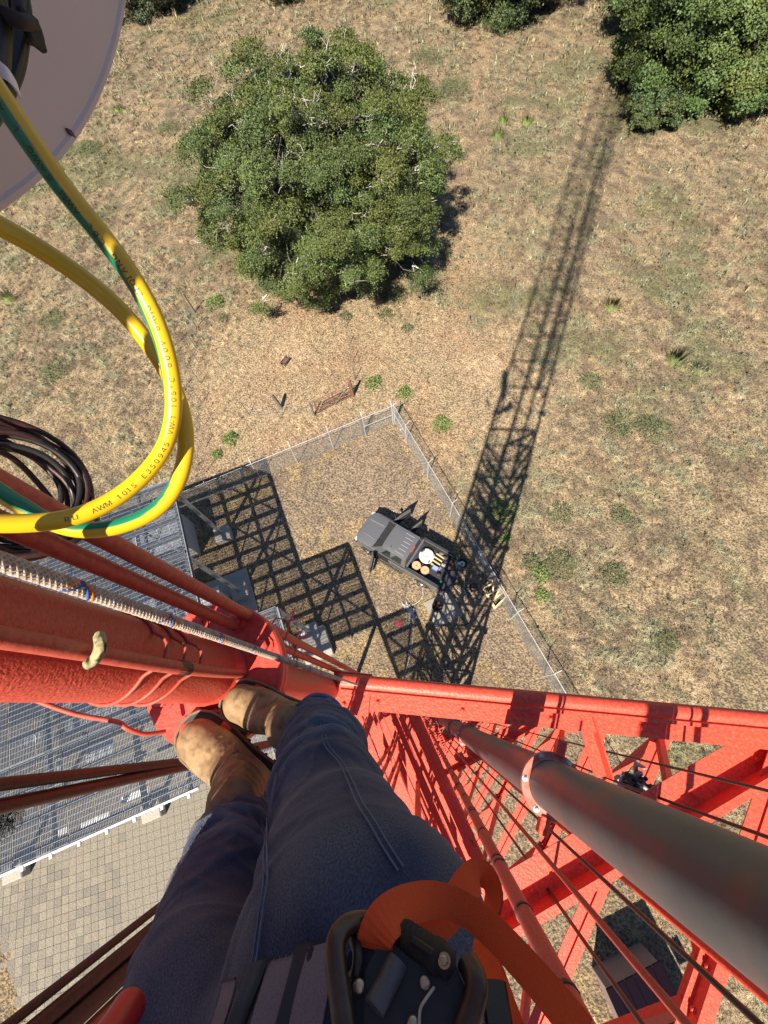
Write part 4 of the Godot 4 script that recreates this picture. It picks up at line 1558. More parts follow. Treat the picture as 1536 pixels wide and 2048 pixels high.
	line("dark_cable", "thick cable, coloured blackish for shade, in the middle of the lower left bunch", "cable", [R(-131.3, 0.73, 0.3), R(-131.0, 0.73, 22.6), R(-130.8, 0.73, 26)], 0.0165, T.dark_shaded_red, 16)
	line("dark_cable", "lowest red cable of the lower left bunch, nearest the jeans", "cable", [R(-133.6, 0.74, 0.3), R(-133.2, 0.74, 22.6), R(-133, 0.74, 26)], 0.011, T.conduit, 12)
	# coil of spare cable
	var coil := thing("cable_coil", "hank of dark spare cable coiled behind the upper red conduit", "cable coil")
	var rc := RandomNumberGenerator.new()
	rc.seed = 8
	var cc := P(10, 985, 22.95)
	for k in 13:
		m = M.new()
		var ring := []
		var rad := 0.17 + rc.randf_range(-0.035, 0.03)
		var off := Vector3(rc.randfn(), rc.randfn(), rc.randfn()) * 0.016
		var tilt := Basis(Vector3(0.2, 0.1, 1).normalized(), deg_to_rad(-62 + rc.randfn() * 7)) * Basis(Vector3.RIGHT, rc.randfn() * 0.1)
		for q in 49:
			var a := TAU * q / 48
			ring.append(cc + off + tilt * Vector3(cos(a) * rad * 1.15, 0.012 * sin(a * 3 + k), sin(a) * rad))
		m.tube(ring, 0.0085, 10, false)
		part("loop", m, T.dark_shaded_red if k % 3 else T.black, coil)


func smooth_path(pts: Array, per: int) -> Array:
	var out := []
	for k in pts.size() - 1:
		var a: Vector3 = pts[maxi(k - 1, 0)]
		var b: Vector3 = pts[k]
		var c: Vector3 = pts[k + 1]
		var d: Vector3 = pts[mini(k + 2, pts.size() - 1)]
		for q in per:
			out.append(b.cubic_interpolate(c, a, d, float(q) / per))
	out.append(pts[-1])
	return out


# the rope's plait: strands wound both ways, with coloured flecks
func braid(parent: Node3D, pts: Array) -> void:
	var cols := [T.rope, T.rope, T.fleck_orange, T.fleck_blue]
	var sets := [M.new(), M.new(), M.new()]
	for s: float in [-1.0, 1.0]:
		for k in 8:
			var run := []
			for q in range(0, 71 * 10):
				var t := q / 10.0
				var a: Vector3 = pts[int(t)].lerp(pts[int(t) + 1], t - int(t))
				var ang := TAU * (k / 8.0 + s * t * 0.62 + (0.06 if s > 0 else 0.0))
				var over := sin(t * 0.62 * TAU * 8.0 + k * PI)
				run.append(a + Vector3(cos(ang), 0, sin(ang)) * (0.0058 + 0.0003 * over * s))
			sets[0].tube(run, 0.00125, 4, false)
			if k == 2 or k == 3:
				for q in range(0, run.size() - 12, 1):
					var t := q / 10.0
					if fposmod(t * 0.205, 1.0) < 0.26:
						var z: Vector3 = pts[int(t)]
						var d: Vector3 = run[q] - z
						var d2: Vector3 = run[q + 1] - pts[int((q + 1) / 10.0)]
						sets[1 if k == 2 else 2].tube([run[q] + d.normalized() * 0.0005, run[q + 1] + d2.normalized() * 0.0005], 0.0015, 5, false)
	part("plait", sets[0], T.rope, parent)
	part("orange_fleck", sets[1], T.fleck_orange, parent, "stuff")
	part("blue_fleck", sets[2], T.fleck_blue, parent, "stuff")


# Truck axes: x to the front, y up, z to its right (the open doors' far side); origin on the ground under the tailgate edge.
func truck() -> void:
	var t := thing("pickup_truck", "dark grey crew cab pickup truck with three doors open and a loaded bed", "truck", "", Vector3(1.66, 0, -6.42))
	var fwd := R(-58.7, 1.0)
	t.basis = Basis(fwd, Vector3.UP * 1.03, fwd.cross(Vector3.UP) * 1.16)
	var paint := mat(lin(0.125, 0.128, 0.138), 0.34, 0.3)
	paint.clearcoat_enabled = true
	paint.clearcoat = 0.8
	paint.clearcoat_roughness = 0.12
	var black := mat(lin(0.012, 0.012, 0.013), 0.5)
	var trim := mat(lin(0.02, 0.02, 0.021), 0.7)
	var glass := mat(lin(0.006, 0.014, 0.015), 0.05)
	glass.clearcoat_enabled = true
	var chrome := mat(lin(0.55, 0.56, 0.58), 0.25, 0.9)
	var liner := mat(lin(0.018, 0.02, 0.028), 0.65)
	# lower hull, front half with rounded nose
	var out := PackedVector2Array()
	for q in [[2.1, -0.92], [4.9, -0.92], [5.15, -0.88], [5.32, -0.78], [5.42, -0.6], [5.47, -0.3], [5.48, 0.0], [5.47, 0.3], [5.42, 0.6], [5.32, 0.78], [5.15, 0.88], [4.9, 0.92], [2.1, 0.92]]:
		out.append(Vector2(q[0], q[1]))
	var m := M.new()
	m.slab(Vector3(0, 0.42, 0), Vector3.RIGHT, Vector3.BACK, out, -0.62)
	# shoulder: ring that leans inwards to the hood and window line
	for k in out.size() - 1:
		var a := out[k]
		var b := out[k + 1]
		var ia := Vector2(minf(a.x, 5.5) - (0.05 if a.x > 4.8 else 0.0), a.y * 0.955)
		var ib := Vector2(minf(b.x, 5.5) - (0.05 if b.x > 4.8 else 0.0), b.y * 0.955)
		m.quad(Vector3(a.x, 1.04, a.y), Vector3(b.x, 1.04, b.y), Vector3(ib.x, 1.1, ib.y), Vector3(ia.x, 1.1, ia.y))
	part("body", m, paint, t)
	# hood, crowned, with two creases
	m = M.new()
	var pts := PackedVector3Array()
	for r in 17:
		for c in 25:
			var u := r / 16.0
			var w := (c / 24.0) * 2 - 1
			var front: float = 5.43 - 0.13 * pow(absf(w), 3.0) - 0.16 * pow(absf(w), 8.0)
			var back := 4.18 - 0.16 * (1 - w * w) * -1.0 - 0.1
			var x: float = lerpf(back, front, u)
			var y := 1.1 + 0.085 * (1 - pow(absf(w), 3.5)) * (1 - pow(u, 4.0) * 0.7) + 0.05 * (1 - u)
			y += 0.014 * (smoothstep(0.42, 0.47, absf(w)) - smoothstep(0.47, 0.62, absf(w)))
			pts.append(Vector3(x, y, w * 0.862))
	m.grid(pts, 17, 25, true)
	part("hood", m, paint, t)
	for s: float in [-1.0, 1.0]:
		m = M.new()
		m.tube([Vector3(5.25, 1.165, s * 0.37), Vector3(4.8, 1.21, s * 0.385), Vector3(4.35, 1.235, s * 0.40)], 0.014, 6)
		part("hood_crease", m, mat(lin(0.3, 0.3, 0.31), 0.3, 0.4), t)
		m = M.new()
		m.box(Vector3(5.36, 0.92, s * 0.7), Vector3(0.08, 0, -s * 0.04), Vector3(0, 0.08, 0), Vector3(0.04 * s, 0, 0.13), 0.02)
		part("headlight", m, mat(lin(0.6, 0.62, 0.62), 0.15, 0.3), t)
	m = M.new()
	m.box(Vector3(5.46, 0.85, 0), Vector3(0.03, 0, 0), Vector3(0, 0.14, 0), Vector3(0, 0, 0.5), 0.02)
	part("grille", m, black, t)
	m = M.new()
	m.box(Vector3(5.47, 0.52, 0), Vector3(0.1, 0, 0), Vector3(0, 0.13, 0), Vector3(0, 0, 0.82), 0.05)
	part("front_bumper", m, trim, t)
	# greenhouse
	var lo := [Vector3(4.26, 1.12, 0.80), Vector3(2.12, 1.12, 0.82)]
	var hi := [Vector3(3.62, 1.76, 0.63), Vector3(2.24, 1.77, 0.64)]
	m = M.new()
	for s: float in [-1.0, 1.0]:
		var f := Vector3(1, 1, s)
		m.quad(lo[0] * f, lo[1] * f, hi[1] * f, hi[0] * f)
	m.quad(lo[1], lo[1] * Vector3(1, 1, -1), hi[1] * Vector3(1, 1, -1), hi[1])
	part("cab_frame", m, paint, t)
	m = M.new()
	pts = PackedVector3Array()
	for r in 9:
		for c in 15:
			var u := r / 8.0
			var w := (c / 14.0) * 2 - 1
			pts.append(Vector3(lerpf(2.2, 3.68, u) + (0.03 * (1 - w * w) if u > 0.9 else 0.0), 1.765 + 0.055 * (1 - pow(absf(w), 4)) * (1 - pow(absf(u * 2 - 1), 5) * 0.6), w * 0.665))
	m.grid(pts, 9, 15, true)
	part("roof", m, paint, t)
	for k in 6:
		m = M.new()
		var z := -0.5 + k * 0.2
		m.bar(Vector3(2.42, 1.818 - absf(z) * 0.015, z), Vector3(2.86 + 0.1 * (1 if k in [0, 5] else 0), 1.823 - absf(z) * 0.015, z), 0.03, 0.03, Vector3.UP, 0.008)
		part("roof_rib", m, mat(lin(0.3, 0.3, 0.31), 0.35, 0.3), t)
	m = M.new()
	m.quad(Vector3(4.34, 1.13, -0.8), Vector3(4.34, 1.13, 0.8), Vector3(3.66, 1.775, 0.62), Vector3(3.66, 1.775, -0.62))
	part("windscreen", m, glass, t)
	m = M.new()
	m.bar(Vector3(4.36, 1.14, -0.83), Vector3(4.36, 1.14, 0.83), 0.1, 0.03, Vector3.UP, 0.01)
	part("cowl", m, trim, t)
	for s: float in [-1.0, 1.0]:
		m = M.new()
		m.bar(Vector3(4.32, 1.14, s * 0.81), Vector3(3.64, 1.775, s * 0.64), 0.06, 0.04, Vector3.UP, 0.015)
		part("windscreen_pillar", m, paint, t)
		m = M.new()
		m.bar(Vector3(4.3, 1.17, s * 0.1), Vector3(4.16, 1.33, s * 0.55), 0.015, 0.012)
		part("wiper", m, black, t)
		for w in [[3.55, 3.1], [2.98, 2.4]]:
			m = M.new()
			var a := Vector3(w[0] + 0.12, 1.2, s * 0.803)
			var b := Vector3(w[1], 1.2, s * 0.805)
			var c := Vector3(w[1] + 0.03, 1.68, s * 0.672)
			var d := Vector3(w[0] - 0.18, 1.68, s * 0.672)
			m.quad(a, b, c, d)
			part("side_window", m, glass, t)
		# black panels painting the shade inside the open doorways
		for w in [[4.1, 3.12], [3.02, 2.3]]:
			if s < 0 and w[0] < 3.05:
				continue
			m = M.new()
			m.box(Vector3((w[0] + w[1]) / 2, 0.84, s * 0.915), Vector3((w[0] - w[1]) / 2, 0, 0), Vector3(0, 0.28, 0), Vector3(0, 0, 0.012))
			part("doorway_shade", m, black, t)
		m = M.new()
		m.tube([Vector3(4.05, 0.42, s * 0.98), Vector3(2.2, 0.42, s * 0.98)], 0.045, 10)
		part("side_step", m, trim, t)
	m = M.new()
	m.quad(Vector3(2.135, 1.25, -0.62), Vector3(2.135, 1.25, 0.62), Vector3(2.2, 1.68, 0.55), Vector3(2.2, 1.68, -0.55))
	part("rear_window", m, glass, t)
	m = M.new()
	m.box(Vector3(2.19, 1.8, 0), Vector3(0.03, 0, 0), Vector3(0, 0.02, 0), Vector3(0, 0, 0.16), 0.008)
	part("brake_light", m, mat(lin(0.5, 0.03, 0.02), 0.3), t)
	m = M.new()
	m.lathe([Vector2(0.03, 0), Vector2(0.025, 0.03), Vector2(0, 0.035)], Transform3D(Basis(), Vector3(3.25, 1.815, -0.42)), 10)
	part("roof_aerial", m, black, t)
	# bed
	m = M.new()
	for s: float in [-1.0, 1.0]:
		m.box(Vector3(1.05, 0.87, s * 0.85), Vector3(1.06, 0, 0), Vector3(0, 0.42, 0), Vector3(0, 0, 0.075), 0.03)
	m.box(Vector3(2.09, 0.9, 0), Vector3(0.03, 0, 0), Vector3(0, 0.36, 0), Vector3(0, 0, 0.8))
	part("bed_side", m, paint, t)
	m = M.new()
	m.box(Vector3(1.04, 0.74, 0), Vector3(1.04, 0, 0), Vector3(0, 0.02, 0), Vector3(0, 0, 0.78))
	part("bed_floor", m, liner, t)
	m = M.new()
	for s: float in [-1.0, 1.0]:
		m.box(Vector3(1.05, 1.305, s * 0.845), Vector3(1.06, 0, 0), Vector3(0, 0.016, 0), Vector3(0, 0, 0.062), 0.008)
		m.box(Vector3(1.04, 1.02, s * 0.765), Vector3(1.03, 0, 0), Vector3(0, 0.28, 0), Vector3(0, 0, 0.012))
	part("bed_rail_cap", m, trim, t)
	for s: float in [-1.0, 1.0]:
		m = M.new()
		m.bar(Vector3(0.2, 1.3, s * 0.78), Vector3(1.95, 1.3, s * 0.78), 0.02, 0.03, Vector3.UP, 0.005)
		part("cleat_track", m, chrome, t)
		m = M.new()
		m.box(Vector3(0.02, 0.95, s * 0.86), Vector3(0.02, 0, 0), Vector3(0, 0.2, 0), Vector3(0, 0, 0.06), 0.01)
		part("tail_light", m, mat(lin(0.4, 0.02, 0.02), 0.25), t)
	m = M.new()
	m.box(Vector3(2.03, 1.29, 0), Vector3(0.025, 0, 0), Vector3(0, 0.02, 0), Vector3(0, 0, 0.76), 0.006)
	part("bed_front_rail", m, chrome, t)
	m = M.new()
	m.box(Vector3(-0.25, 0.75, 0), Vector3(0.25, 0, 0), Vector3(0, 0.03, 0), Vector3(0, 0, 0.74), 0.015)
	part("tailgate", m, liner, t)
	m = M.new()
	m.box(Vector3(-0.12, 0.5, 0), Vector3(0.09, 0, 0), Vector3(0, 0.09, 0), Vector3(0, 0, 0.9), 0.03)
	part("rear_bumper", m, chrome, t)
	# wheels
	for x in [0.98, 4.5]:
		for s: float in [-1.0, 1.0]:
			var b := Basis(Vector3.RIGHT, Vector3(0, 0, s), Vector3(0, -s, 0))
			var w := MeshInstance3D.new()
			m = M.new()
			m.lathe([Vector2(0.23, -0.12), Vector2(0.35, -0.125), Vector2(0.385, -0.1), Vector2(0.395, 0.0), Vector2(0.385, 0.1), Vector2(0.35, 0.125), Vector2(0.23, 0.12)], Transform3D(b, Vector3(x, 0.395, s * 0.82)), 32, true)
			var ty := part("wheel", m, T.rubber, t)
			w.free()
			m = M.new()
			m.lathe([Vector2(0.235, 0.11), Vector2(0.2, 0.06), Vector2(0.06, 0.05), Vector2(0.05, 0.08), Vector2(0, 0.08)], Transform3D(b, Vector3(x, 0.395, s * 0.82)), 20)
			part("rim", m, chrome, ty)
			m = M.new()
			var arch := []
			for k in 13:
				var a := PI * k / 12
				arch.append(Vector3(x + cos(a) * 0.47, 0.42 + sin(a) * 0.47, s * 0.925))
			m.tube(arch, 0.028, 6)
			part("wheel_arch", m, trim, t)
	# open doors, hinged at their front edges
	for dd in [[4.1, 1.0, 1.0, 62.0, true], [4.1, 1.0, -1.0, 66.0, true], [3.02, 0.75, 1.0, 68.0, false]]:
		var hx: float = dd[0]
		var l: float = dd[1]
		var s: float = dd[2]
		var a := deg_to_rad(dd[3])
		var dirv := Vector3(-cos(a), 0, s * sin(a))
		var thick := Vector3(sin(a), 0, s * cos(a)) * 0.045
		var o := Vector3(hx, 0.0, s * 0.9)
		m = M.new()
		m.box(o + dirv * l / 2 + Vector3.UP * 0.82, dirv * l / 2, Vector3.UP * 0.34, thick, 0.025)
		var door := part("door", m, paint, t)
		m = M.new()
		var lean := -thick.normalized() * 0.17
		if s != 0:
			lean = -thick.normalized() * 0.15
		var p0 := o + dirv * 0.05 + Vector3.UP * 1.16
		var p1 := o + dirv * (l - 0.02) + Vector3.UP * 1.16
		var p2 := o + dirv * (l - 0.08) + Vector3.UP * 1.72 + lean
		var p3 := o + dirv * (0.42 if dd[4] else 0.1) + Vector3.UP * 1.72 + lean
		for e in [[p0, p3], [p3, p2], [p2, p1]]:
			m.bar(e[0], e[1], 0.035, 0.045, thick.normalized(), 0.01)
		part("door_frame", m, paint, door)
		m = M.new()
		m.quad(p0, p1, p2, p3)
		part("door_window", m, glass, door)
		m = M.new()
		m.box(o + dirv * l / 2 + Vector3.UP * 0.84 - thick * 1.25, dirv * l * 0.45, Vector3.UP * 0.26, thick * 0.35, 0.02)
		part("door_panel", m, trim, door)
		m = M.new()
		m.box(o + dirv * l * 0.55 + Vector3.UP * 0.95 - thick * 1.9, dirv * l * 0.28, Vector3.UP * 0.03, thick * 0.7, 0.02)
		part("armrest", m, black, door)
		m = M.new()
		m.box(o + dirv * (l - 0.12) + Vector3.UP * 1.0 + thick * 1.25, dirv * 0.09, Vector3.UP * 0.018, thick * 0.35, 0.008)
		part("handle", m, chrome, door)
		if dd[4]:
			m = M.new()
			var mo := o + dirv * 0.17 + Vector3.UP * 1.2 + thick * 3.4
			m.box(mo, dirv * 0.05, Vector3.UP * 0.09, thick * 2.3, 0.03)
			part("mirror", m, black, door)
	# seats seen through the doorways and glass
	for x in [3.2, 2.45]:
		for s: float in [-1.0, 1.0]:
			m = M.new()
			m.box(Vector3(x + 0.2, 0.85, s * 0.38), Vector3(0.25, 0, 0), Vector3(0, 0.09, 0), Vector3(0, 0, 0.26), 0.06)
			m.box(Vector3(x - 0.1, 1.2, s * 0.38), Vector3(0.09, 0.0, 0), Vector3(-0.08, 0.32, 0), Vector3(0, 0, 0.24), 0.06)
			part("seat", m, trim, t)
	truck_load(t)


func truck_load(t: Node3D) -> void:
	var at := func(x: float, y: float, h: float) -> Vector3: return P(700 + x / 5.908, 990 + y / 5.908, h)
	# big white coil of rope
	var o: Vector3 = at.call(905, 715, 1.0)
	var coil := thing("rope_coil", "big white coil of rope filling the front of the truck bed", "rope coil")
	var white := tri(mat(Color.WHITE, 0.9), ntex(0.05, 81, [[0, lin(0.42, 0.42, 0.42)], [1, lin(0.72, 0.72, 0.7)]], 256), 6.0)
	var r := RandomNumberGenerator.new()
	r.seed = 2
	for k in 26:
		var m := M.new()
		var ring := []
		var rad := 0.13 + 0.3 * (k % 9) / 9.0 + r.randf_range(-0.015, 0.015)
		var off := Vector3(r.randfn(), 0, r.randfn()) * 0.012
		for q in 33:
			var a := TAU * q / 32
			ring.append(o + off + Vector3(cos(a) * rad, -0.12 + 0.09 * int(k / 9.0) + 0.02 * sin(a * 2 + k) + r.randf() * 0.004, sin(a) * rad))
		m.tube(ring, 0.023, 7, false)
		part("turn", m, white, coil)
	var disc := M.new()
	disc.lathe([Vector2(0, 0.0), Vector2(0.16, 0.0)], Transform3D(Basis(), o + Vector3(0, 0.02, 0)), 24)
	part("filling", disc, white, coil)
	var tan_ := tri(mat(Color.WHITE, 0.85), ntex(0.02, 82, [[0, lin(0.46, 0.22, 0.12)], [1, lin(0.66, 0.36, 0.22)]], 256), 3.0)
	var lab := ["brown cable reel nearest the cab in the truck bed", "brown cable reel beside the blue box in the truck bed"]
	for k in 2:
		o = at.call([785, 885][k], [832, 888][k], 1.12)
		var reel := thing("cable_reel", lab[k], "reel")
		var rad: float = [0.235, 0.225][k]
		var m := M.new()
		m.lathe([Vector2(0.03, -0.008), Vector2(0.03, 0.012), Vector2(rad, 0.012), Vector2(rad, -0.01), Vector2(0.09, -0.01)], Transform3D(Basis(), o), 32)
		part("flange", m, tan_, reel)
		m = M.new()
		m.lathe([Vector2(rad, 0.0), Vector2(rad, -0.012), Vector2(0.06, -0.012)], Transform3D(Basis(), o + Vector3(0, -0.3, 0)), 32)
		part("lower_flange", m, tan_, reel)
		m = M.new()
		m.lathe([Vector2(rad * 0.78, -0.02), Vector2(rad * 0.8, -0.15), Vector2(rad * 0.78, -0.29)], Transform3D(Basis(), o), 28)
		part("wound_cable", m, T.rubber, reel)
	var wood := tri(mat(Color.WHITE, 0.8), ntex(0.03, 83, [[0, lin(0.5, 0.32, 0.13)], [1, lin(0.68, 0.48, 0.24)]], 256), 3.0)
	var u: Vector3 = (at.call(1085, 790, 1.1) - at.call(1010, 740, 1.1)).normalized()
	var w := u.cross(Vector3.UP)
	for k in 4:
		var m := M.new()
		o = at.call(1065 - k * 22, 722 + k * 38, 1.08)
		m.box(o, u * 0.24, Vector3.UP * 0.02, w * 0.035, 0.005)
		tag(part("timber_piece", m, wood, self), "yellow wooden slat in the truck bed, %s" % ["first of four from the fence", "second of four from the fence", "third of four from the fence", "last of four, nearest the blue box"][k], "timber", "wooden slats in the truck bed")
	var bx := thing("blue_box", "small blue plastic box beside the reels in the truck bed", "box")
	var m := M.new()
	o = at.call(1008, 868, 1.05)
	var f := R(-58.7, 1.0)
	var g := f.cross(Vector3.UP)
	m.box(o, f * 0.17, Vector3.UP * 0.12, g * 0.13, 0.02)
	part("body", m, mat(lin(0.06, 0.09, 0.22), 0.45), bx)
	m = M.new()
	m.box(o + Vector3.UP * 0.135, f * 0.15, Vector3.UP * 0.018, g * 0.11, 0.012)
	part("lid", m, mat(lin(0.22, 0.28, 0.42), 0.35), bx)
	# bags and odds
	var dark := [mat(lin(0.018, 0.018, 0.02), 0.7), mat(lin(0.05, 0.055, 0.05), 0.8), mat(lin(0.03, 0.02, 0.022), 0.7), mat(lin(0.1, 0.1, 0.1), 0.6)]
	var spec := [[1160, 790, 0.95, 0.2, 0, "dark tool bag near the tailgate in the truck bed"], [1130, 745, 1.0, 0.14, 1, "grey green bag beside the wooden slats in the truck bed"], [1175, 850, 0.95, 0.17, 2, "dark bag behind the blue box in the truck bed"], [1085, 690, 1.05, 0.12, 3, "grey lump of gear against the far side of the truck bed"], [1045, 940, 0.9, 0.12, 2, "small dark bag in front of the blue box in the truck bed"]]
	for k in spec.size():
		var q = spec[k]
		var bag := thing("tool_bag", q[5], "bag")
		o = at.call(q[0], q[1], q[2])
		m = M.new()
		var pts := PackedVector3Array()
		for a in 13:
			for b in 17:
				var th := PI * a / 12.0
				var ph := TAU * (b % 16) / 16.0
				var d := Vector3(sin(th) * cos(ph), cos(th), sin(th) * sin(ph))
				var rad: float = q[3] * (1.0 + 0.22 * fn.get_noise_3d(d.x * 30 + k * 50, d.y * 30, d.z * 30))
				pts.append(o + d * rad * Vector3(1.25, 0.8, 0.95))
		m.grid(pts, 13, 17)
		part("sack", m, dark[q[4]], bag)
		m = M.new()
		m.tube(smooth_path([o + Vector3(-q[3] * 0.7, q[3] * 0.5, 0), o + Vector3(-q[3] * 0.2, q[3] * 1.05, 0.02), o + Vector3(q[3] * 0.3, q[3] * 1.05, -0.02), o + Vector3(q[3] * 0.7, q[3] * 0.5, 0)], 4), 0.014, 6)
		part("strap", m, dark[0], bag)
	# smaller gear between the bags
	var gear := [[1105, 830, 0.95, [0.11, 0.07, 0.07], lin(0.3, 0.31, 0.32), "silver toolbox behind the wooden slats in the truck bed"], [1205, 815, 0.95, [0.08, 0.06, 0.06], lin(0.35, 0.06, 0.04), "small red can near the tailgate of the truck"], [1060, 870, 1.0, [0.07, 0.05, 0.1], lin(0.16, 0.18, 0.25), "bluish case next to the blue box in the truck bed"], [1130, 905, 0.9, [0.14, 0.05, 0.08], lin(0.04, 0.04, 0.045), "long black case along the floor of the truck bed"], [1150, 700, 1.0, [0.1, 0.05, 0.05], lin(0.4, 0.38, 0.33), "pale carton by the far side of the truck bed"], [860, 660, 1.2, [0.05, 0.02, 0.12], lin(0.05, 0.05, 0.055), "black clamp lying on the white rope coil"], [930, 790, 1.15, [0.03, 0.03, 0.07], lin(0.1, 0.1, 0.11), "dark tool on the lower edge of the white rope coil"]]
	for q in gear:
		var gt := thing("gear_box", q[5], "box")
		o = at.call(q[0], q[1], q[2])
		var a := r.randf_range(-0.5, 0.5)
		var fx := f.rotated(Vector3.UP, a)
		var gx := g.rotated(Vector3.UP, a)
		m = M.new()
		m.box(o, fx * q[3][0], Vector3.UP * q[3][1], gx * q[3][2], 0.015)
		part("body", m, mat(q[4], 0.5), gt)
		m = M.new()
		m.bar(o + Vector3.UP * (q[3][1] + 0.012) - fx * q[3][0] * 0.5, o + Vector3.UP * (q[3][1] + 0.012) + fx * q[3][0] * 0.5, 0.02, 0.02, Vector3.UP, 0.004)
		part("handle", m, T.black, gt)
	m = M.new()
	o = at.call(1076, 1028, 1.32)
	m.lathe([Vector2(0.0, -0.02), Vector2(0.055, -0.02), Vector2(0.065, 0.03), Vector2(0.06, 0.1), Vector2(0.03, 0.12), Vector2(0, 0.12)], Transform3D(Basis(), o), 16, true)
	tag(part("green_cap", m, mat(lin(0.05, 0.5, 0.05), 0.5), self), "bright green plastic cup by the rear corner of the truck bed", "cup")


func yard_items() -> void:
	# bucket of rope behind the tailgate
	var o := P(924, 1128, 0.42)
	var b := thing("bucket", "black bucket with a pale coil inside behind the truck tailgate", "bucket")
	var m := M.new()
	m.lathe([Vector2(0.24, -0.42), Vector2(0.3, 0.0), Vector2(0.32, 0.01), Vector2(0.32, -0.02), Vector2(0.28, -0.01), Vector2(0.26, -0.1), Vector2(0.1, -0.12)], Transform3D(Basis(), o), 32)
	part("tub", m, T.black, b)
	var white := mat(lin(0.66, 0.65, 0.62), 0.9)
	m = M.new()
	var run := []
	for k in 90:
		var a := k * 0.42
		run.append(o + Vector3(cos(a) * (0.05 + 0.0013 * k), -0.06 + 0.0004 * k, sin(a) * (0.05 + 0.0013 * k)))
	m.tube(run, 0.014, 6)
	part("coil", m, white, b)
	m = M.new()
	var hd := []
	for k in 13:
		var a := PI * k / 12
		hd.append(o + Vector3(cos(a) * 0.31, 0.02 + sin(a) * 0.05, sin(a) * 0.3))
	m.tube(hd, 0.008, 6)
	part("handle", m, T.galv, b)
	# spool on its concrete pad
	m = M.new()
	m.box(P(886, 1218, 0.03), R(64, 0.8), Vector3.UP * 0.06, R(154, 0.75), 0.02)
	tag(part("concrete_pad", m, tri(mat(Color.WHITE, 0.95), ntex(0.03, 38, [[0, lin(0.13, 0.12, 0.1)], [0.55, lin(0.25, 0.23, 0.2)], [1, lin(0.34, 0.32, 0.28)]]), 0.8), self), "pale concrete pad behind the truck with a dark drum on it", "pad")
	o = P(875, 1212, 0.5)
	var s := thing("steel_drum", "rusty dark open drum standing on the concrete pad", "drum")
	m = M.new()
	m.lathe([Vector2(0.28, -0.41), Vector2(0.28, -0.15), Vector2(0.292, -0.13), Vector2(0.28, -0.11), Vector2(0.28, 0.0), Vector2(0.29, 0.012), Vector2(0.265, 0.012), Vector2(0.265, -0.36), Vector2(0, -0.36)], Transform3D(Basis(), o), 36)
	part("shell", m, T.black, s)
	m = M.new()
	m.lathe([Vector2(0, -0.2), Vector2(0.26, -0.2)], Transform3D(Basis(), o), 24)
	part("contents", m, mat(lin(0.06, 0.03, 0.025), 0.9), s)
	m = M.new()
	var sack := PackedVector3Array()
	o = P(947, 1176, 0.18)
	for a in 13:
		for c in 17:
			var th := PI * a / 12.0
			var ph := TAU * (c % 16) / 16.0
			var d := Vector3(sin(th) * cos(ph), cos(th), sin(th) * sin(ph))
			sack.append(o + d * (0.24 + 0.06 * fn.get_noise_3d(d.x * 35, d.y * 35, d.z * 35)) * Vector3(1, 0.8, 1))
	m.grid(sack, 13, 17)
	tag(part("black_bag", m, T.black, self), "black bag on the ground between the bucket and the wooden frame", "bag")
	# wooden crate frame leaning by the fence
	var wood := tri(mat(Color.WHITE, 0.8), ntex(0.03, 84, [[0, lin(0.48, 0.34, 0.17)], [1, lin(0.66, 0.52, 0.3)]], 256), 2.0)
	var c := thing("wooden_crate", "pale wooden crate frame of open battens lying against the fence", "crate")
	var p := func(x: float, y: float, h: float) -> Vector3: return P(940 + x / 5.12, 1020 + y / 5.12, h)
	var tl: Vector3 = p.call(140, 795, 0.5)
	var bl: Vector3 = p.call(258, 1000, 0.25)
	var br: Vector3 = p.call(372, 885, 0.75)
	var tr_: Vector3 = p.call(270, 740, 0.95)
	var tt: Vector3 = p.call(225, 680, 1.0)
	for e in [[tl, bl], [bl, br], [br, tr_], [tr_, tt], [tl, tr_], [tl.lerp(bl, 0.36), tr_.lerp(br, 0.42)], [tl.lerp(bl, 0.68), br.lerp(tr_, 0.3)], [p.call(232, 690, 0.98), p.call(240, 930, 0.35)], [p.call(310, 800, 0.85), p.call(235, 930, 0.35)]]:
		m = M.new()
		m.bar(e[0], e[1], 0.075, 0.04, Vector3.UP, 0.004)
		part("batten", m, wood, c)
	# smaller boards of the lower layer
	for e in [[tl, bl], [bl, br], [tl.lerp(bl, 0.5), tr_.lerp(br, 0.55)]]:
		m = M.new()
		m.bar(e[0] - Vector3.UP * 0.22, e[1] - Vector3.UP * 0.22, 0.07, 0.03, Vector3.UP, 0.004)
		part("lower_batten", m, wood, c)
	m = M.new()
	m.lathe([Vector2(0, 0.025), Vector2(0.14, 0.03), Vector2(0.185, 0.02), Vector2(0.2, 0.0)], Transform3D(Basis(), P(797, 1247, 0.02)), 28, true)
	tag(part("red_disc", m, mat(lin(0.42, 0.05, 0.06), 0.5), self), "red round disc lying in the lattice shadow below the truck", "disc")
	# net and rope pile
	var net := thing("rope_pile", "tangled pile of white rope and netting below the truck", "rope pile")
	var r := RandomNumberGenerator.new()
	r.seed = 15
	o = P(822, 1228, 0.06)
	var ax := (P(835, 1250) - P(808, 1205)).normalized()
	for k in 16:
		m = M.new()
		var pts := []
		var q := o + ax * r.randf_range(-0.45, 0.5)
		for z in 7:
			pts.append(q + ax * r.randfn() * 0.16 + Vector3(r.randfn() * 0.13, 0.02 + r.randf() * 0.12, r.randfn() * 0.13))
		m.tube(smooth_path(pts, 4), 0.011, 5)
		part("loop", m, white if k % 2 else T.wire, net)
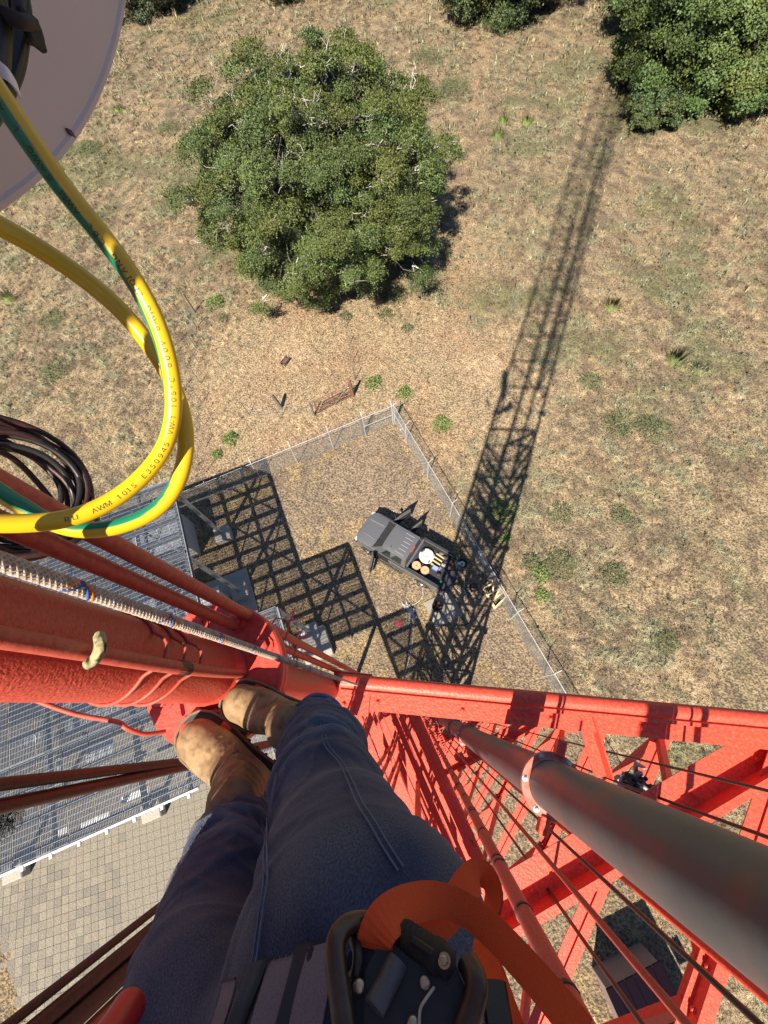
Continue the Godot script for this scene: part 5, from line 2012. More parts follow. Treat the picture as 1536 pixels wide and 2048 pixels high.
	# long thin ropes over the ground
	var ropes := [
		[[818, 1212], [835, 1205], [846, 1192], [845, 1178], [856, 1170], [880, 1172], [905, 1172], [922, 1185], [932, 1186], [926, 1178], [920, 1188], [930, 1194]],
		[[928, 1145], [929, 1165], [928, 1180], [934, 1192]],
		[[826, 1240], [826, 1275], [820, 1310], [812, 1340], [800, 1375], [790, 1400]],
	]
	var rl := ["thin white rope winding from the pile past the concrete pad", "thin white rope running from the bucket along the ground", "thin white rope leading from the pile towards the tower foot"]
	for k in 3:
		var pts := []
		for q in ropes[k]:
			pts.append(P(q[0], q[1], 0.03))
		m = M.new()
		m.tube(smooth_path(pts, 5), 0.011, 6)
		tag(part("ground_rope", m, white, self), rl[k], "rope")
	# things on the block by the grating foot
	m = M.new()
	sack = PackedVector3Array()
	o = P(605, 1266, 0.62)
	for a in 11:
		for q in 15:
			var th := PI * a / 10.0
			var ph := TAU * (q % 14) / 14.0
			var d := Vector3(sin(th) * cos(ph), cos(th), sin(th) * sin(ph))
			sack.append(o + d * (0.16 + 0.09 * fn.get_noise_3d(d.x * 45, d.y * 45, d.z * 45)))
	m.grid(sack, 11, 15)
	tag(part("plastic_bag", m, mat(lin(0.6, 0.58, 0.66), 0.4), self), "crumpled pale plastic bag on the concrete block", "bag")
	m = M.new()
	m.lathe([Vector2(0, 0.02), Vector2(0.05, 0.02), Vector2(0.05, 0.05), Vector2(0.11, 0.05), Vector2(0.115, 0.0)], Transform3D(Basis(), P(599, 1301, 0.5)), 20)
	tag(part("tape_roll", m, mat(lin(0.5, 0.5, 0.5), 0.5), self), "small grey roll of tape on the concrete block", "tape")
	m = M.new()
	m.box(P(622, 1308, 0.55), R(60, 0.16), Vector3.UP * 0.04, R(150, 0.07), 0.01)
	tag(part("paper_scrap", m, mat(lin(0.62, 0.52, 0.4), 0.8), self), "cream scrap of board on the concrete block", "board")
	# odds on the steelwork
	var rb := RandomNumberGenerator.new()
	rb.seed = 3
	for q in [[18, 1640, 6.85, 0.42, "torn black netting heaped on the grating at the left edge"], [1258, 1562, 19.6, 0.09, "scrap of black and pale netting caught below the red beam at the right"]]:
		var sc := thing("netting_scrap", q[4], "netting")
		o = P(q[0], q[1], q[2])
		for k in 26:
			m = M.new()
			var pts := []
			var a0: Vector3 = o + Vector3(rb.randfn() * q[3] * 0.4, rb.randf() * 0.1, rb.randfn() * q[3] * 0.4)
			for z in 6:
				pts.append(a0 + Vector3(rb.randfn() * q[3] * 0.45, rb.randf() * 0.16, rb.randfn() * q[3] * 0.45))
			m.tube(smooth_path(pts, 4), 0.016, 5)
			part("strand", m, T.black if q[0] < 100 or k % 3 else T.wire, sc)
	# black mat in the field with its patch of bare sand
	var mt := thing("black_mat", "small black framed tray lying on pale sand in the field", "tray")
	var q0 := P(571, 722, 0.05)
	var ua := R(28, 1.0)
	var ub := R(118, 1.0)
	m = M.new()
	m.box(q0, ua * 0.42, Vector3.UP * 0.025, ub * 0.28, 0.02)
	part("base", m, T.black, mt)
	m = M.new()
	m.box(q0 + Vector3.UP * 0.035, ua * 0.3, Vector3.UP * 0.02, ub * 0.18, 0.01)
	part("panel", m, mat(lin(0.06, 0.035, 0.03), 0.4), mt)
	for k in 5:
		m = M.new()
		m.box(q0 + Vector3.UP * 0.06 + ua * (k * 0.09 - 0.18), ua * 0.012, Vector3.UP * 0.006, ub * 0.13)
		part("slat", m, mat(lin(0.2, 0.17, 0.16), 0.5), mt)


# the place at distance d from the eye along the view through photo point (x, y)
func W(x: float, y: float, d: float) -> Vector3:
	var r := Vector3(x - 768, y - 1024, 880).normalized() * d
	return Vector3(r.dot(CE), EYE - r.dot(CD), -r.dot(CN))


# where the view through photo point (x, y) meets the upright plane at east = e
func E(x: float, y: float, e: float) -> Vector3:
	var r := Vector3(x - 768, y - 1024, 880)
	var t := e / r.dot(CE)
	return Vector3(e, EYE - r.dot(CD) * t, -r.dot(CN) * t)


func dish() -> void:
	var t := thing("dish_antenna", "big pale round dish antenna in shade at the upper left, black cables across its face", "dish")
	var o := Vector3(-0.42, EYE + 0.688, -0.683)
	var b := Basis(Vector3(0, 1, 0), Vector3(1, 0, 0), Vector3(0, 0, -1))
	var m := M.new()
	var prof := []
	for k in 25:
		var q := k / 24.0
		prof.append(Vector2(0.966 * q, 0.0 - 0.026 * (1 - q * q)))
	m.lathe(prof, Transform3D(b, o), 160, true)
	part("face", m, T.dish, t)
	m = M.new()
	m.lathe([Vector2(0.965, -0.001), Vector2(0.969, 0.003), Vector2(0.974, 0.003), Vector2(0.976, -0.001), Vector2(0.976, -0.05), Vector2(0.7, -0.09), Vector2(0, -0.09)], Transform3D(b, o), 160)
	part("rim", m, T.dish, t)
	m = M.new()
	m.box(E(141, 266, -0.418), Vector3(0.0016, 0, 0), Vector3(0, 0.004, 0), Vector3(0, 0.0025, 0.003))
	part("mark", m, mat(lin(0.1, 0.06, 0.06), 0.7), t)
	# black cables hanging across the face
	var bun := thing("cable_bundle", "bundle of thick black cables tied together in front of the dish", "cable bundle")
	var paths := [
		[[-60, -80], [-12, 30], [-8, 110], [-25, 190], [-60, 260]],
		[[40, -80], [38, 0], [40, 60], [36, 110], [22, 160], [-10, 230], [-40, 280]],
		[[12, -80], [15, 20], [12, 100], [0, 170], [-30, 240]],
		[[-20, -80], [-5, 40], [-2, 120], [-20, 200], [-60, 270]],
		[[50, -90], [46, -20], [52, 30], [46, 90], [34, 150], [0, 220], [-50, 300]],
	]
	var rad := [0.0095, 0.0053, 0.0072, 0.0078, 0.0048]
	for k in paths.size():
		var pts := []
		for q in paths[k]:
			pts.append(E(q[0], q[1], -0.33 - 0.014 * (k % 3)))
		m = M.new()
		m.tube(smooth_path(pts, 6), rad[k], 14)
		part("cable", m, T.black, bun)
	m = M.new()
	m.tube(smooth_path([E(10, 30, -0.322), E(38, 42, -0.31), E(62, 48, -0.316), E(74, 72, -0.33), E(66, 78, -0.34), E(45, 58, -0.345)], 5), 0.0055, 8)
	part("black_tie", m, T.rubber, bun)
	m = M.new()
	m.box(E(64, 60, -0.316), Vector3(0, 0.0064, 0.0064), Vector3(0, 0.0085, -0.0064), Vector3(0.0032, 0, 0), 0.0015)
	part("tie_head", m, T.rubber, bun)
	m = M.new()
	var band := smooth_path([E(-16, 133, -0.322), E(4, 140, -0.313), E(20, 155, -0.31), E(34, 176, -0.313), E(36, 184, -0.325)], 5)
	var bw := []
	for k in band.size():
		bw.append(Vector3(0.0, 0.0042, -0.0032))
	m = webbing(band, bw, 0.001)
	part("white_tie", m, mat(lin(0.8, 0.8, 0.82), 0.4), bun)


# a round wire in two colours; phase(k) is where the green stripe sits, half its half width
func striped(pts: Array, r: float, phase: Callable, half: float) -> M:
	var m := M.new()
	m.tube(pts, r, 36, true, Vector3.UP)
	var yel := Color(0.66, 0.43, 0.008)
	var gre := Color(0.008, 0.2, 0.105)
	for k in m.v.size():
		var ring := mini(k / 37, pts.size() - 1)
		var a := TAU * (k % 37) / 36.0
		# angle towards the eye is the zero of the stripe
		var q: Vector3 = pts[ring]
		var to := (Vector3(0, EYE, 0) - q).normalized()
		var d: Vector3 = (pts[mini(ring + 1, pts.size() - 1)] - pts[maxi(ring - 1, 0)]).normalized()
		to = (to - d * to.dot(d)).normalized()
		var side := d.cross(to)
		var nn := m.n[k]
		var ang := atan2(nn.dot(side), nn.dot(to))
		var w := absf(wrapf(ang - phase.call(float(ring) / (pts.size() - 1)), -PI, PI))
		m.c[k] = yel.lerp(gre, 1.0 - smoothstep(half - 0.05, half + 0.05, w))
	return m


func wires() -> void:
	var wm := mat(Color.WHITE, 0.3)
	wm.vertex_color_use_as_albedo = true
	wm.clearcoat_enabled = true
	wm.clearcoat = 0.4
	wm.clearcoat_roughness = 0.25
	# front loop
	var src := [[-90, 60], [-40, 135], [0, 192], [60, 282], [130, 380], [196, 462], [258, 545], [306, 630], [335, 715], [346, 790], [342, 850], [322, 905], [282, 955], [225, 1000], [160, 1030], [90, 1044], [0, 1047], [-80, 1040], [-200, 1010]]
	var pts := []
	for k in src.size():
		pts.append(W(src[k][0], src[k][1], lerpf(0.47, 0.42, clampf(k / 8.0, 0, 1)) if k < 9 else lerpf(0.42, 0.43, (k - 8) / 10.0)))
	pts = smooth_path(pts, 8)
	var t := thing("ground_wire", "front loop of thick yellow and green wire, printed with black lettering", "wire", "loops of yellow and green ground wire")
	part("insulation", striped(pts, 0.0072, func(u): return lerpf(1.2, 2.25, smoothstep(0.15, 0.5, u)) + 0.3 * smoothstep(0.5, 0.8, u), 1.2), wm, t)
	lettering(pts, t)
	# rear loop
	src = [[-160, 375], [-70, 412], [0, 452], [80, 498], [160, 552], [235, 615], [295, 685], [340, 758], [366, 830], [371, 905], [350, 975], [308, 1022], [240, 1052], [165, 1060], [100, 1044], [45, 1013], [0, 985], [-60, 940], [-150, 850]]
	var p2 := []
	for k in src.size():
		p2.append(W(src[k][0], src[k][1], 0.455 + 0.012 * sin(k * 0.5)))
	p2 = smooth_path(p2, 8)
	t = thing("ground_wire", "rear loop of yellow and green wire, turning green side up at the bottom", "wire", "loops of yellow and green ground wire")
	part("insulation", striped(p2, 0.0070, func(u): return lerpf(2.7, 1.35, smoothstep(0.45, 0.66, u)) - 0.75 * smoothstep(0.66, 0.86, u), 1.2), wm, t)


func lettering(path: Array, parent: Node3D) -> void:
	var said := "RU   AWM  1015  E350945  VW-1  105°C  600V  6AWG  ZIQIANG  CBL  AWM  6AWG  L  A  105°C  600V"
	var font := SystemFont.new()
	font.font_names = PackedStringArray(["Droid Sans"])
	var run := path.duplicate()
	run.reverse()
	var st := SurfaceTool.new()
	st.begin(Mesh.PRIMITIVE_TRIANGLES)
	# start where the wire passes photo point (120, 1046)
	var start := W(118, 1042, 0.43)
	var first := 0
	for k in run.size():
		if run[k].distance_to(start) < run[first].distance_to(start):
			first = k
	var s := 0.0
	var seg := first
	var left := 0.0
	for k in said.length():
		var ch := said[k]
		var adv := 0.0028 if ch == " " else (0.0036 if ch in "1-I" else 0.0054)
		left += adv
		while seg < run.size() - 2 and left > run[seg].distance_to(run[seg + 1]):
			left -= run[seg].distance_to(run[seg + 1])
			seg += 1
		if seg >= run.size() - 2:
			break
		if ch == " ":
			continue
		var d: Vector3 = (run[seg + 1] - run[seg]).normalized()
		var q: Vector3 = run[seg] + d * left
		var to := (Vector3(0, EYE, 0) - q).normalized()
		to = (to - d * to.dot(d)).normalized()
		var up := to.cross(d)
		# printed a little off the crest of the wire
		var roll := lerpf(0.1, -0.5, smoothstep(20, 75, float(k)))
		to = to.rotated(d, roll)
		up = up.rotated(d, roll)
		var tm := TextMesh.new()
		tm.text = ch
		tm.font = font
		tm.font_size = 16
		tm.pixel_size = 0.00034
		tm.depth = 0.0004
		tm.curve_step = 4.0
		st.append_from(tm, 0, Transform3D(Basis(d * 1.25, up * 0.9, to), q + to * 0.00715 - up * 0.0002))
	var o := part("printed_lettering", st.commit(), mat(lin(0.07, 0.05, 0.01), 0.6), parent)
	o.set_meta("label", "small black lettering printed along the yellow side of the wire")


# ---- bodies: capsules joined by a smooth minimum, meshed as surface nets ----
class Field:
	var a := PackedVector3Array()
	var ab := PackedVector3Array()
	var inv := PackedFloat32Array()
	var ra := PackedFloat32Array()
	var dr := PackedFloat32Array()
	var k := 0.03
	var floor_y := -1e9

	func add(p: Vector3, q: Vector3, r0: float, r1: float) -> void:
		a.append(p)
		ab.append(q - p)
		inv.append(1.0 / maxf((q - p).length_squared(), 1e-9))
		ra.append(r0)
		dr.append(r1 - r0)

	func at(p: Vector3) -> float:
		var d := 1e3
		for j in a.size():
			var w := p - a[j]
			var t := clampf(w.dot(ab[j]) * inv[j], 0.0, 1.0)
			var q := (w - ab[j] * t).length() - ra[j] - dr[j] * t
			var h := maxf(k - absf(d - q), 0.0)
			d = minf(d, q) - h * h * 0.25 / k
		return maxf(d, floor_y - p.y)

	func normal(p: Vector3) -> Vector3:
		var e := 0.002
		return Vector3(at(p + Vector3(e, 0, 0)) - at(p - Vector3(e, 0, 0)), at(p + Vector3(0, e, 0)) - at(p - Vector3(0, e, 0)), at(p + Vector3(0, 0, e)) - at(p - Vector3(0, 0, e))).normalized()

	func hit(o: Vector3, d: Vector3) -> Vector3:
		var t := 0.02
		for j in 90:
			var q := at(o + d * t)
			if q < 0.0006:
				break
			t += q * 0.9
		return o + d * t

	# [vertices, triangle corners]
	func nets(lo: Vector3, hi: Vector3, cell: float) -> Array:
		var nx := int((hi.x - lo.x) / cell) + 2
		var ny := int((hi.y - lo.y) / cell) + 2
		var nz := int((hi.z - lo.z) / cell) + 2
		var g := PackedFloat32Array()
		g.resize(nx * ny * nz)
		g.fill(1.0)
		var bs := 5
		for bx in range(0, nx, bs):
			for by in range(0, ny, bs):
				for bz in range(0, nz, bs):
					var c := lo + Vector3(bx + bs * 0.5, by + bs * 0.5, bz + bs * 0.5) * cell
					var d := at(c)
					var reach := bs * cell * 0.95 + cell
					if absf(d) > reach:
						if d < 0.0:
							for x in range(bx, mini(bx + bs, nx)):
								for y in range(by, mini(by + bs, ny)):
									for z in range(bz, mini(bz + bs, nz)):
										g[(x * ny + y) * nz + z] = -1.0
						continue
					for x in range(bx, mini(bx + bs, nx)):
						for y in range(by, mini(by + bs, ny)):
							for z in range(bz, mini(bz + bs, nz)):
								g[(x * ny + y) * nz + z] = at(lo + Vector3(x, y, z) * cell)
		var ids := {}
		var vs := PackedVector3Array()
		var off := [0, 1, nz, nz + 1, ny * nz, ny * nz + 1, ny * nz + nz, ny * nz + nz + 1]
		var cor := [Vector3(0, 0, 0), Vector3(0, 0, 1), Vector3(0, 1, 0), Vector3(0, 1, 1), Vector3(1, 0, 0), Vector3(1, 0, 1), Vector3(1, 1, 0), Vector3(1, 1, 1)]
		var edges := [[0, 1], [2, 3], [4, 5], [6, 7], [0, 2], [1, 3], [4, 6], [5, 7], [0, 4], [1, 5], [2, 6], [3, 7]]
		for x in nx - 1:
			for y in ny - 1:
				var base := (x * ny + y) * nz
				for z in nz - 1:
					var i0 := base + z
					var s0 := g[i0] < 0.0
					if s0 == (g[i0 + 1] < 0.0) and s0 == (g[i0 + nz] < 0.0) and s0 == (g[i0 + nz + 1] < 0.0) and s0 == (g[i0 + off[4]] < 0.0) and s0 == (g[i0 + off[5]] < 0.0) and s0 == (g[i0 + off[6]] < 0.0) and s0 == (g[i0 + off[7]] < 0.0):
						continue
					var sum := Vector3.ZERO
					var n := 0
					for e in edges:
						var v0 := g[i0 + off[e[0]]]
						var v1 := g[i0 + off[e[1]]]
						if (v0 < 0.0) != (v1 < 0.0):
							sum += cor[e[0]].lerp(cor[e[1]], clampf(v0 / (v0 - v1), 0, 1))
							n += 1
					ids[i0] = vs.size()
					vs.append(lo + (Vector3(x, y, z) + sum / n) * cell)
		var tr := PackedInt32Array()
		for i0 in ids:
			var z: int = i0 % nz
			var y: int = (i0 / nz) % ny
			var x: int = i0 / (nz * ny)
			if x == 0 or y == 0 or z == 0:
				continue
			for ax in 3:
				var step: int = [ny * nz, nz, 1][ax]
				var s0: bool = g[i0] < 0.0
				if s0 == (g[i0 + step] < 0.0):
					continue
				var u: int = [nz, 1, ny * nz][ax]
				var w: int = [1, ny * nz, nz][ax]
				if not (ids.has(i0 - u) and ids.has(i0 - w) and ids.has(i0 - u - w)):
					continue
				var q := [ids[i0], ids[i0 - u], ids[i0 - u - w], ids[i0 - w]]
				if s0:
					tr.append_array(PackedInt32Array([q[0], q[2], q[1], q[0], q[3], q[2]]))
				else:
					tr.append_array(PackedInt32Array([q[0], q[1], q[2], q[0], q[2], q[3]]))
		return [vs, tr]


func body_mesh(f: Field, lo: Vector3, hi: Vector3, cell: float, shape: Callable, paint: Callable) -> M:
	var got := f.nets(lo, hi, cell)
	var vs: PackedVector3Array = got[0]
	var tr: PackedInt32Array = got[1]
	var m := M.new()
	var info := []
	for k in vs.size():
		var nn := f.normal(vs[k])
		var d: float = shape.call(vs[k], nn)
		info.append(d)
		vs[k] += nn * d
	var ns := PackedVector3Array()
	ns.resize(vs.size())
	for k in range(0, tr.size(), 3):
		var nn := (vs[tr[k + 2]] - vs[tr[k]]).cross(vs[tr[k + 1]] - vs[tr[k]])
		ns[tr[k]] += nn
		ns[tr[k + 1]] += nn
		ns[tr[k + 2]] += nn
	for k in vs.size():
		m.col = paint.call(vs[k], info[k])
		m.p(vs[k], ns[k].normalized())
	m.i = tr
	return m


# webbing: a flat band along pts; wide[k] is the half-width direction there
func webbing(pts: Array, wide: Array, th: float, ribs := 0.0) -> M:
	var m := M.new()
	var cols := 9
	for side in 2:
		var g := PackedVector3Array()
		var s := 0.0
		for k in pts.size():
			if k:
				s += pts[k].distance_to(pts[k - 1])
			var d: Vector3 = (pts[mini(k + 1, pts.size() - 1)] - pts[maxi(k - 1, 0)]).normalized()
			var nn: Vector3 = wide[k].cross(d).normalized() * (1.0 if side else -1.0)
			for c in cols:
				var x := c / (cols - 1.0) * 2 - 1
				var lift := th * (1.0 - 0.25 * smoothstep(0.7, 0.85, absf(x)) + 0.12 * sin(x * 28.0))
				if ribs > 0.0:
					lift += 0.00022 * sin(TAU * s / ribs)
				g.append(pts[k] + wide[k] * x + nn * lift)
		m.grid(g, pts.size(), cols, side == 1)
	for e in [0, cols - 1]:
		var g := PackedVector3Array()
		for k in pts.size():
			var d: Vector3 = (pts[mini(k + 1, pts.size() - 1)] - pts[maxi(k - 1, 0)]).normalized()
			var nn: Vector3 = wide[k].cross(d).normalized()
			var x := 1.0 if e else -1.0
			for q in 3:
				g.append(pts[k] + wide[k] * (x + (0.02 * x if q == 1 else 0.0)) + nn * th * 0.2 * (q - 1))
		m.grid(g, pts.size(), 3, e == 0)
	return m


func boot(parent: Node3D, toe: Vector3, dir: Vector3, L: float, leather: Material, called: String) -> void:
	var f := Field.new()
	f.k = 0.03
	var sc := L / 0.30
	var side := dir.cross(Vector3.UP)
	var q := func(s: float, y: float, z := 0.0) -> Vector3: return toe + dir * s * sc + Vector3.UP * y * sc + side * z
	f.add(q.call(0.058, 0.05), q.call(0.105, 0.052), 0.042 * sc, 0.046 * sc)
	f.add(q.call(0.06, 0.046, 0.012), q.call(0.14, 0.05, 0.006), 0.036 * sc, 0.042 * sc)
	f.add(q.call(0.06, 0.046, -0.010), q.call(0.14, 0.05, -0.006), 0.036 * sc, 0.042 * sc)
	f.add(q.call(0.12, 0.058), q.call(0.20, 0.075), 0.046 * sc, 0.043 * sc)
	f.add(q.call(0.165, 0.085), q.call(0.225, 0.14), 0.038 * sc, 0.046 * sc)
	f.add(q.call(0.19, 0.05), q.call(0.262, 0.05), 0.040 * sc, 0.036 * sc)
	f.add(q.call(0.235, 0.09), q.call(0.262, 0.235), 0.046 * sc, 0.052 * sc)
	f.floor_y = toe.y + 0.018
	var cr := noise(22.0, 91, 3)
	var creases := noise(9.0, 92, 2)
	var lo := toe - Vector3.ONE * 0.02 + Vector3(minf(0, dir.x), 0, minf(0, dir.z)) * L - Vector3(absf(side.x), 0, absf(side.z)) * 0.09
	var hi := toe + Vector3.UP * 0.33 + Vector3(maxf(0, dir.x), 0, maxf(0, dir.z)) * L + Vector3(absf(side.x), 0, absf(side.z)) * 0.09 + Vector3.ONE * 0.03
	var shape := func(p: Vector3, nn: Vector3) -> float:
		var s := (p - toe).dot(dir) / sc
		var z := (p - toe).dot(side)
		var y := p.y - toe.y
		var fold := smoothstep(0.09, 0.13, s) * (1 - smoothstep(0.2, 0.25, s)) * smoothstep(0.05, 0.09, y)
		var w := sin((s + 0.25 * absf(z) + 0.02 * creases.get_noise_3d(p.x * 3, p.y * 3, p.z * 3)) * 190.0)
		var shaft := smoothstep(0.12, 0.17, y) * sin(y * 150 + z * 40) * 0.0014
		return fold * w * 0.0013 + shaft + 0.0007 * cr.get_noise_3d(p.x, p.y, p.z)
	var paint := func(p: Vector3, d: float) -> Color:
		var s := (p - toe).dot(dir) / sc
		var y := p.y - toe.y
		var n := cr.get_noise_3d(p.x * 0.5, p.y * 0.5 + 7, p.z * 0.5)
		var c := Color(0.37, 0.24, 0.125).lerp(Color(0.24, 0.15, 0.075), clampf(0.35 + n * 1.3, 0, 1))
		c = c.lerp(Color(0.19, 0.115, 0.06), smoothstep(0.16, 0.24, s) * 0.7)  # heel half darkened: shade painted into the leather
		return c.lerp(Color(0.14, 0.09, 0.055), 1.0 - smoothstep(0.02, 0.045, y))
	var b := part(called, body_mesh(f, lo, hi, 0.0042, shape, paint), leather, parent)
	# sole with a welt and lugs
	var outl := PackedVector2Array()
	var st := [[0.0, 0.0], [0.006, 0.024], [0.02, 0.040], [0.05, 0.0525], [0.09, 0.0555], [0.13, 0.052], [0.17, 0.045], [0.21, 0.043], [0.25, 0.042], [0.28, 0.036], [0.298, 0.02], [0.303, 0.0]]
	for e in st:
		outl.append(Vector2(e[0] * 1.075 - 0.014, e[1] * 1.22) * sc)
	for k in range(st.size() - 2, 0, -1):
		outl.append(Vector2(st[k][0] * 1.075 - 0.014, -st[k][1] * 1.22) * sc)
	var m := M.new()
	m.slab(toe + Vector3.UP * 0.004, dir, side, outl, 0.0)
	m = M.new()
	m.slab(toe + Vector3.UP * 0.008, dir, side, outl, -0.013)
	part("sole", m, T.sole, b)
	m = M.new()
	var wl := []
	for e in outl:
		wl.append(toe + dir * e.x * 0.985 + side * e.y * 0.985 + Vector3.UP * 0.0235)
	m.tube(wl, 0.0042, 8, false, Vector3.UP, true)
	part("welt", m, T.welt, b)
	m = M.new()
	for k in 34:
		var e: Vector2 = outl[(k * outl.size()) / 34] .lerp(outl[((k * outl.size()) / 34 + 1) % outl.size()], fposmod(k * outl.size() / 34.0, 1.0))
		var o := toe + dir * e.x + side * e.y
		m.box(o * 1.0 + Vector3.UP * 0.003, dir * 0.004, Vector3.UP * 0.004, side * 0.0022, 0.001)
	part("lugs", m, T.sole, b)
	# stitching across the instep and a pull tab
	m = M.new()
	var arc := []
	for k in 13:
		var a := lerpf(-1.25, 1.25, k / 12.0)
		var from: Vector3 = q.call(0.175 - 0.012 * cos(a * 1.2), 0.085) + side * sin(a) * 0.12 + Vector3.UP * cos(a) * 0.12
		var dd: Vector3 = (q.call(0.175, 0.075) - from).normalized()
		arc.append(f.hit(from, dd))
	m.tube(arc, 0.0016, 6)
	part("stitching", m, T.welt, b)


func worker() -> void:
	var t := thing("person", "worker standing on the flange in blue jeans, tan boots and a climbing harness", "person")
	# jeans: two legs and the seat as one surface
	var f := Field.new()
	f.k = 0.05
	var rp := [P(630, 1446, 22.80), P(645, 1505, 22.96), P(655, 1600, 23.13), P(690, 1760, 23.33), P(738, 1905, 23.46)]
	var rr := [0.063, 0.078, 0.086, 0.098, 0.108]
	var lp := [P(482, 1632, 22.82), P(463, 1705, 22.97), P(440, 1800, 23.10), P(418, 1905, 23.19), P(392, 2030, 23.28)]
	var lr := [0.067, 0.072, 0.076, 0.076, 0.080]
	for k in 4:
		f.add(rp[k], rp[k + 1], rr[k], rr[k + 1])
		f.add(lp[k], lp[k + 1], lr[k], lr[k + 1])
	var hips: Vector3 = (rp[4] + lp[4]) / 2 + Vector3(0.0, -0.03, 0.12)
	f.add(rp[4], hips, 0.105, 0.11)
	f.add(lp[4], hips, 0.09, 0.11)
	f.floor_y = 22.755
	var fold := noise(1.0, 61, 1)
	var fine := noise(60.0, 62, 3)
	var bones := [rp, lp]
	var rf := RandomNumberGenerator.new()
	rf.seed = 44
	var creases := [[], []]
	for l in 2:
		for k in 34:
			var s0 := rf.randf_range(0.02, 0.2) if k < 13 else (rf.randf_range(0.16, 0.45) if k < 28 else rf.randf_range(0.42, 0.7))
			creases[l].append([s0, rf.randf() * TAU, rf.randf_range(-0.05, 0.05), rf.randf_range(0.02, 0.06), rf.randf_range(0.009, 0.018), rf.randf_range(0.007, 0.0145) * (1.0 if k < 21 else 0.6), rf.randf_range(1.0, 2.4)])
	var frame := func(p: Vector3) -> Array:
		# [metres along the nearer leg, angle round it, which leg]
		var best := 1e9
		var out := [0.0, 0.0, 0]
		for l in 2:
			var s := 0.0
			for k in 4:
				var a: Vector3 = bones[l][k]
				var d: Vector3 = bones[l][k + 1] - a
				var u := clampf((p - a).dot(d) / d.length_squared(), 0, 1)
				var w := p - a - d * u
				if w.length() < best:
					best = w.length()
					var e := d.normalized()
					var x := e.cross(Vector3(0.3, 0.1, 1)).normalized()
					out = [s + u * d.length(), atan2(w.dot(x), w.dot(e.cross(x))), l]
				s += d.length()
		return out
	var shape := func(p: Vector3, nn: Vector3) -> float:
		var fr: Array = frame.call(p)
		var s: float = fr[0]
		var a: float = fr[1]
		var warp := fold.get_noise_3d(p.x * 6, p.y * 6, p.z * 6 + fr[2] * 9)
		var tilt := 0.045 * sin(a + fr[2] * 2.0) + 0.02 * sin(2 * a + 1.0)
		var sum := 0.0
		for c in creases[fr[2]]:
			var da := wrapf(a - c[1], -PI, PI)
			var ds: float = s - c[0] - c[2] * da - c[3] * da * da * 0.35 + warp * 0.012
			if absf(ds) < 0.07:
				var q: float = ds / c[4] * (1.0 if ds > 0 else 0.5)
				sum = maxf(sum, c[5] * exp(-q * q) * exp(-da * da / c[6]))
		var r1 := 1.0 - absf(fold.get_noise_3d((s + tilt) * 9.0 + warp * 0.5, cos(a) * 0.5 + 5, sin(a) * 0.5 + fr[2] * 7))
		var r2 := 1.0 - absf(fold.get_noise_3d((s - tilt * 0.7) * 17.0 + warp * 0.5, cos(a) * 0.7 + 25, sin(a) * 0.7))
		var low := 1.0 - smoothstep(0.05, 0.2, s)
		var knee := smoothstep(0.12, 0.22, s) * (1 - smoothstep(0.38, 0.56, s))
		var d := pow(r1, 6.0) * 0.010 * (0.5 + 0.6 * low + 0.7 * knee) + pow(r2, 5.0) * 0.0055 * (0.5 + 0.5 * low) + warp * 0.005
		if s < 0.012:
			d += 0.002
		return d * 0.45 + sum - 0.004 + 0.0004 * fine.get_noise_3d(p.x, p.y, p.z)
	var paint := func(p: Vector3, d: float) -> Color:
		var fr: Array = frame.call(p)
		var s: float = fr[0]
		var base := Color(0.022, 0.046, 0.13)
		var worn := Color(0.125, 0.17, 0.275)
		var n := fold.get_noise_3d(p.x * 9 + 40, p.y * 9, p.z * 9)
		var w := smoothstep(0.001, 0.007, d) * 0.8 + clampf(n * 0.5, 0, 0.3)  # fold ridges lightened: denim wear plus a painted highlight
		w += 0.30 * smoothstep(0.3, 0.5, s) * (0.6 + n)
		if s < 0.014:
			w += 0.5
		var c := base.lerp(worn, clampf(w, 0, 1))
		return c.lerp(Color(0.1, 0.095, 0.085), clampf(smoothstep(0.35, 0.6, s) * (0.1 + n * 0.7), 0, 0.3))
	var lo := Vector3(-0.62, 22.72, -0.1)
	var hi := Vector3(0.16, 23.66, 0.6)
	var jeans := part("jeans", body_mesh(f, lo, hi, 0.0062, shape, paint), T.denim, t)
	# seams
	var eye := Vector3(0, EYE, 0)
	var seams := [
		[[640, 1412], [645, 1450], [652, 1490], [680, 1525], [700, 1565], [720, 1610], [745, 1650], [768, 1690], [800, 1740]],
		[[536, 1640], [533, 1700], [534, 1760], [526, 1820], [518, 1880], [512, 1925]],
		[[545, 1610], [552, 1560], [558, 1520], [566, 1480]],
	]
	for s in seams:
		var run := []
		for q in s:
			var d := (W(q[0], q[1], 1.0) - eye).normalized()
			var o := f.hit(eye, d)
			if o.distance_to(eye) < 1.6:
				run.append(o + f.normal(o) * 0.004)
		if run.size() > 2:
			var m := M.new()
			var path := smooth_path(run, 4)
			for e: float in [-1.0, 1.0]:
				var side := []
				for k in path.size():
					var d: Vector3 = (path[mini(k + 1, path.size() - 1)] - path[maxi(k - 1, 0)]).normalized()
					side.append(path[k] + d.cross(f.normal(path[k])).normalized() * 0.003 * e - f.normal(path[k]) * 0.0022)
				m.tube(side, 0.0011, 5)
			part("seam", m, T.seam, jeans)
	for l in 2:
		var m := M.new()
		var a: Vector3 = bones[l][0]
		var ring := []
		var r0 := 0.064
		for k in 33:
			var an := TAU * k / 32
			ring.append(Vector3(a.x + cos(an) * r0, 22.768 + 0.01 * sin(an * 3 + l), a.z + sin(an) * r0))
		m.tube(ring, 0.007, 8, false, Vector3.UP)
		part("hem", m, T.seam, jeans)
	# boots
	var fl := 22.646
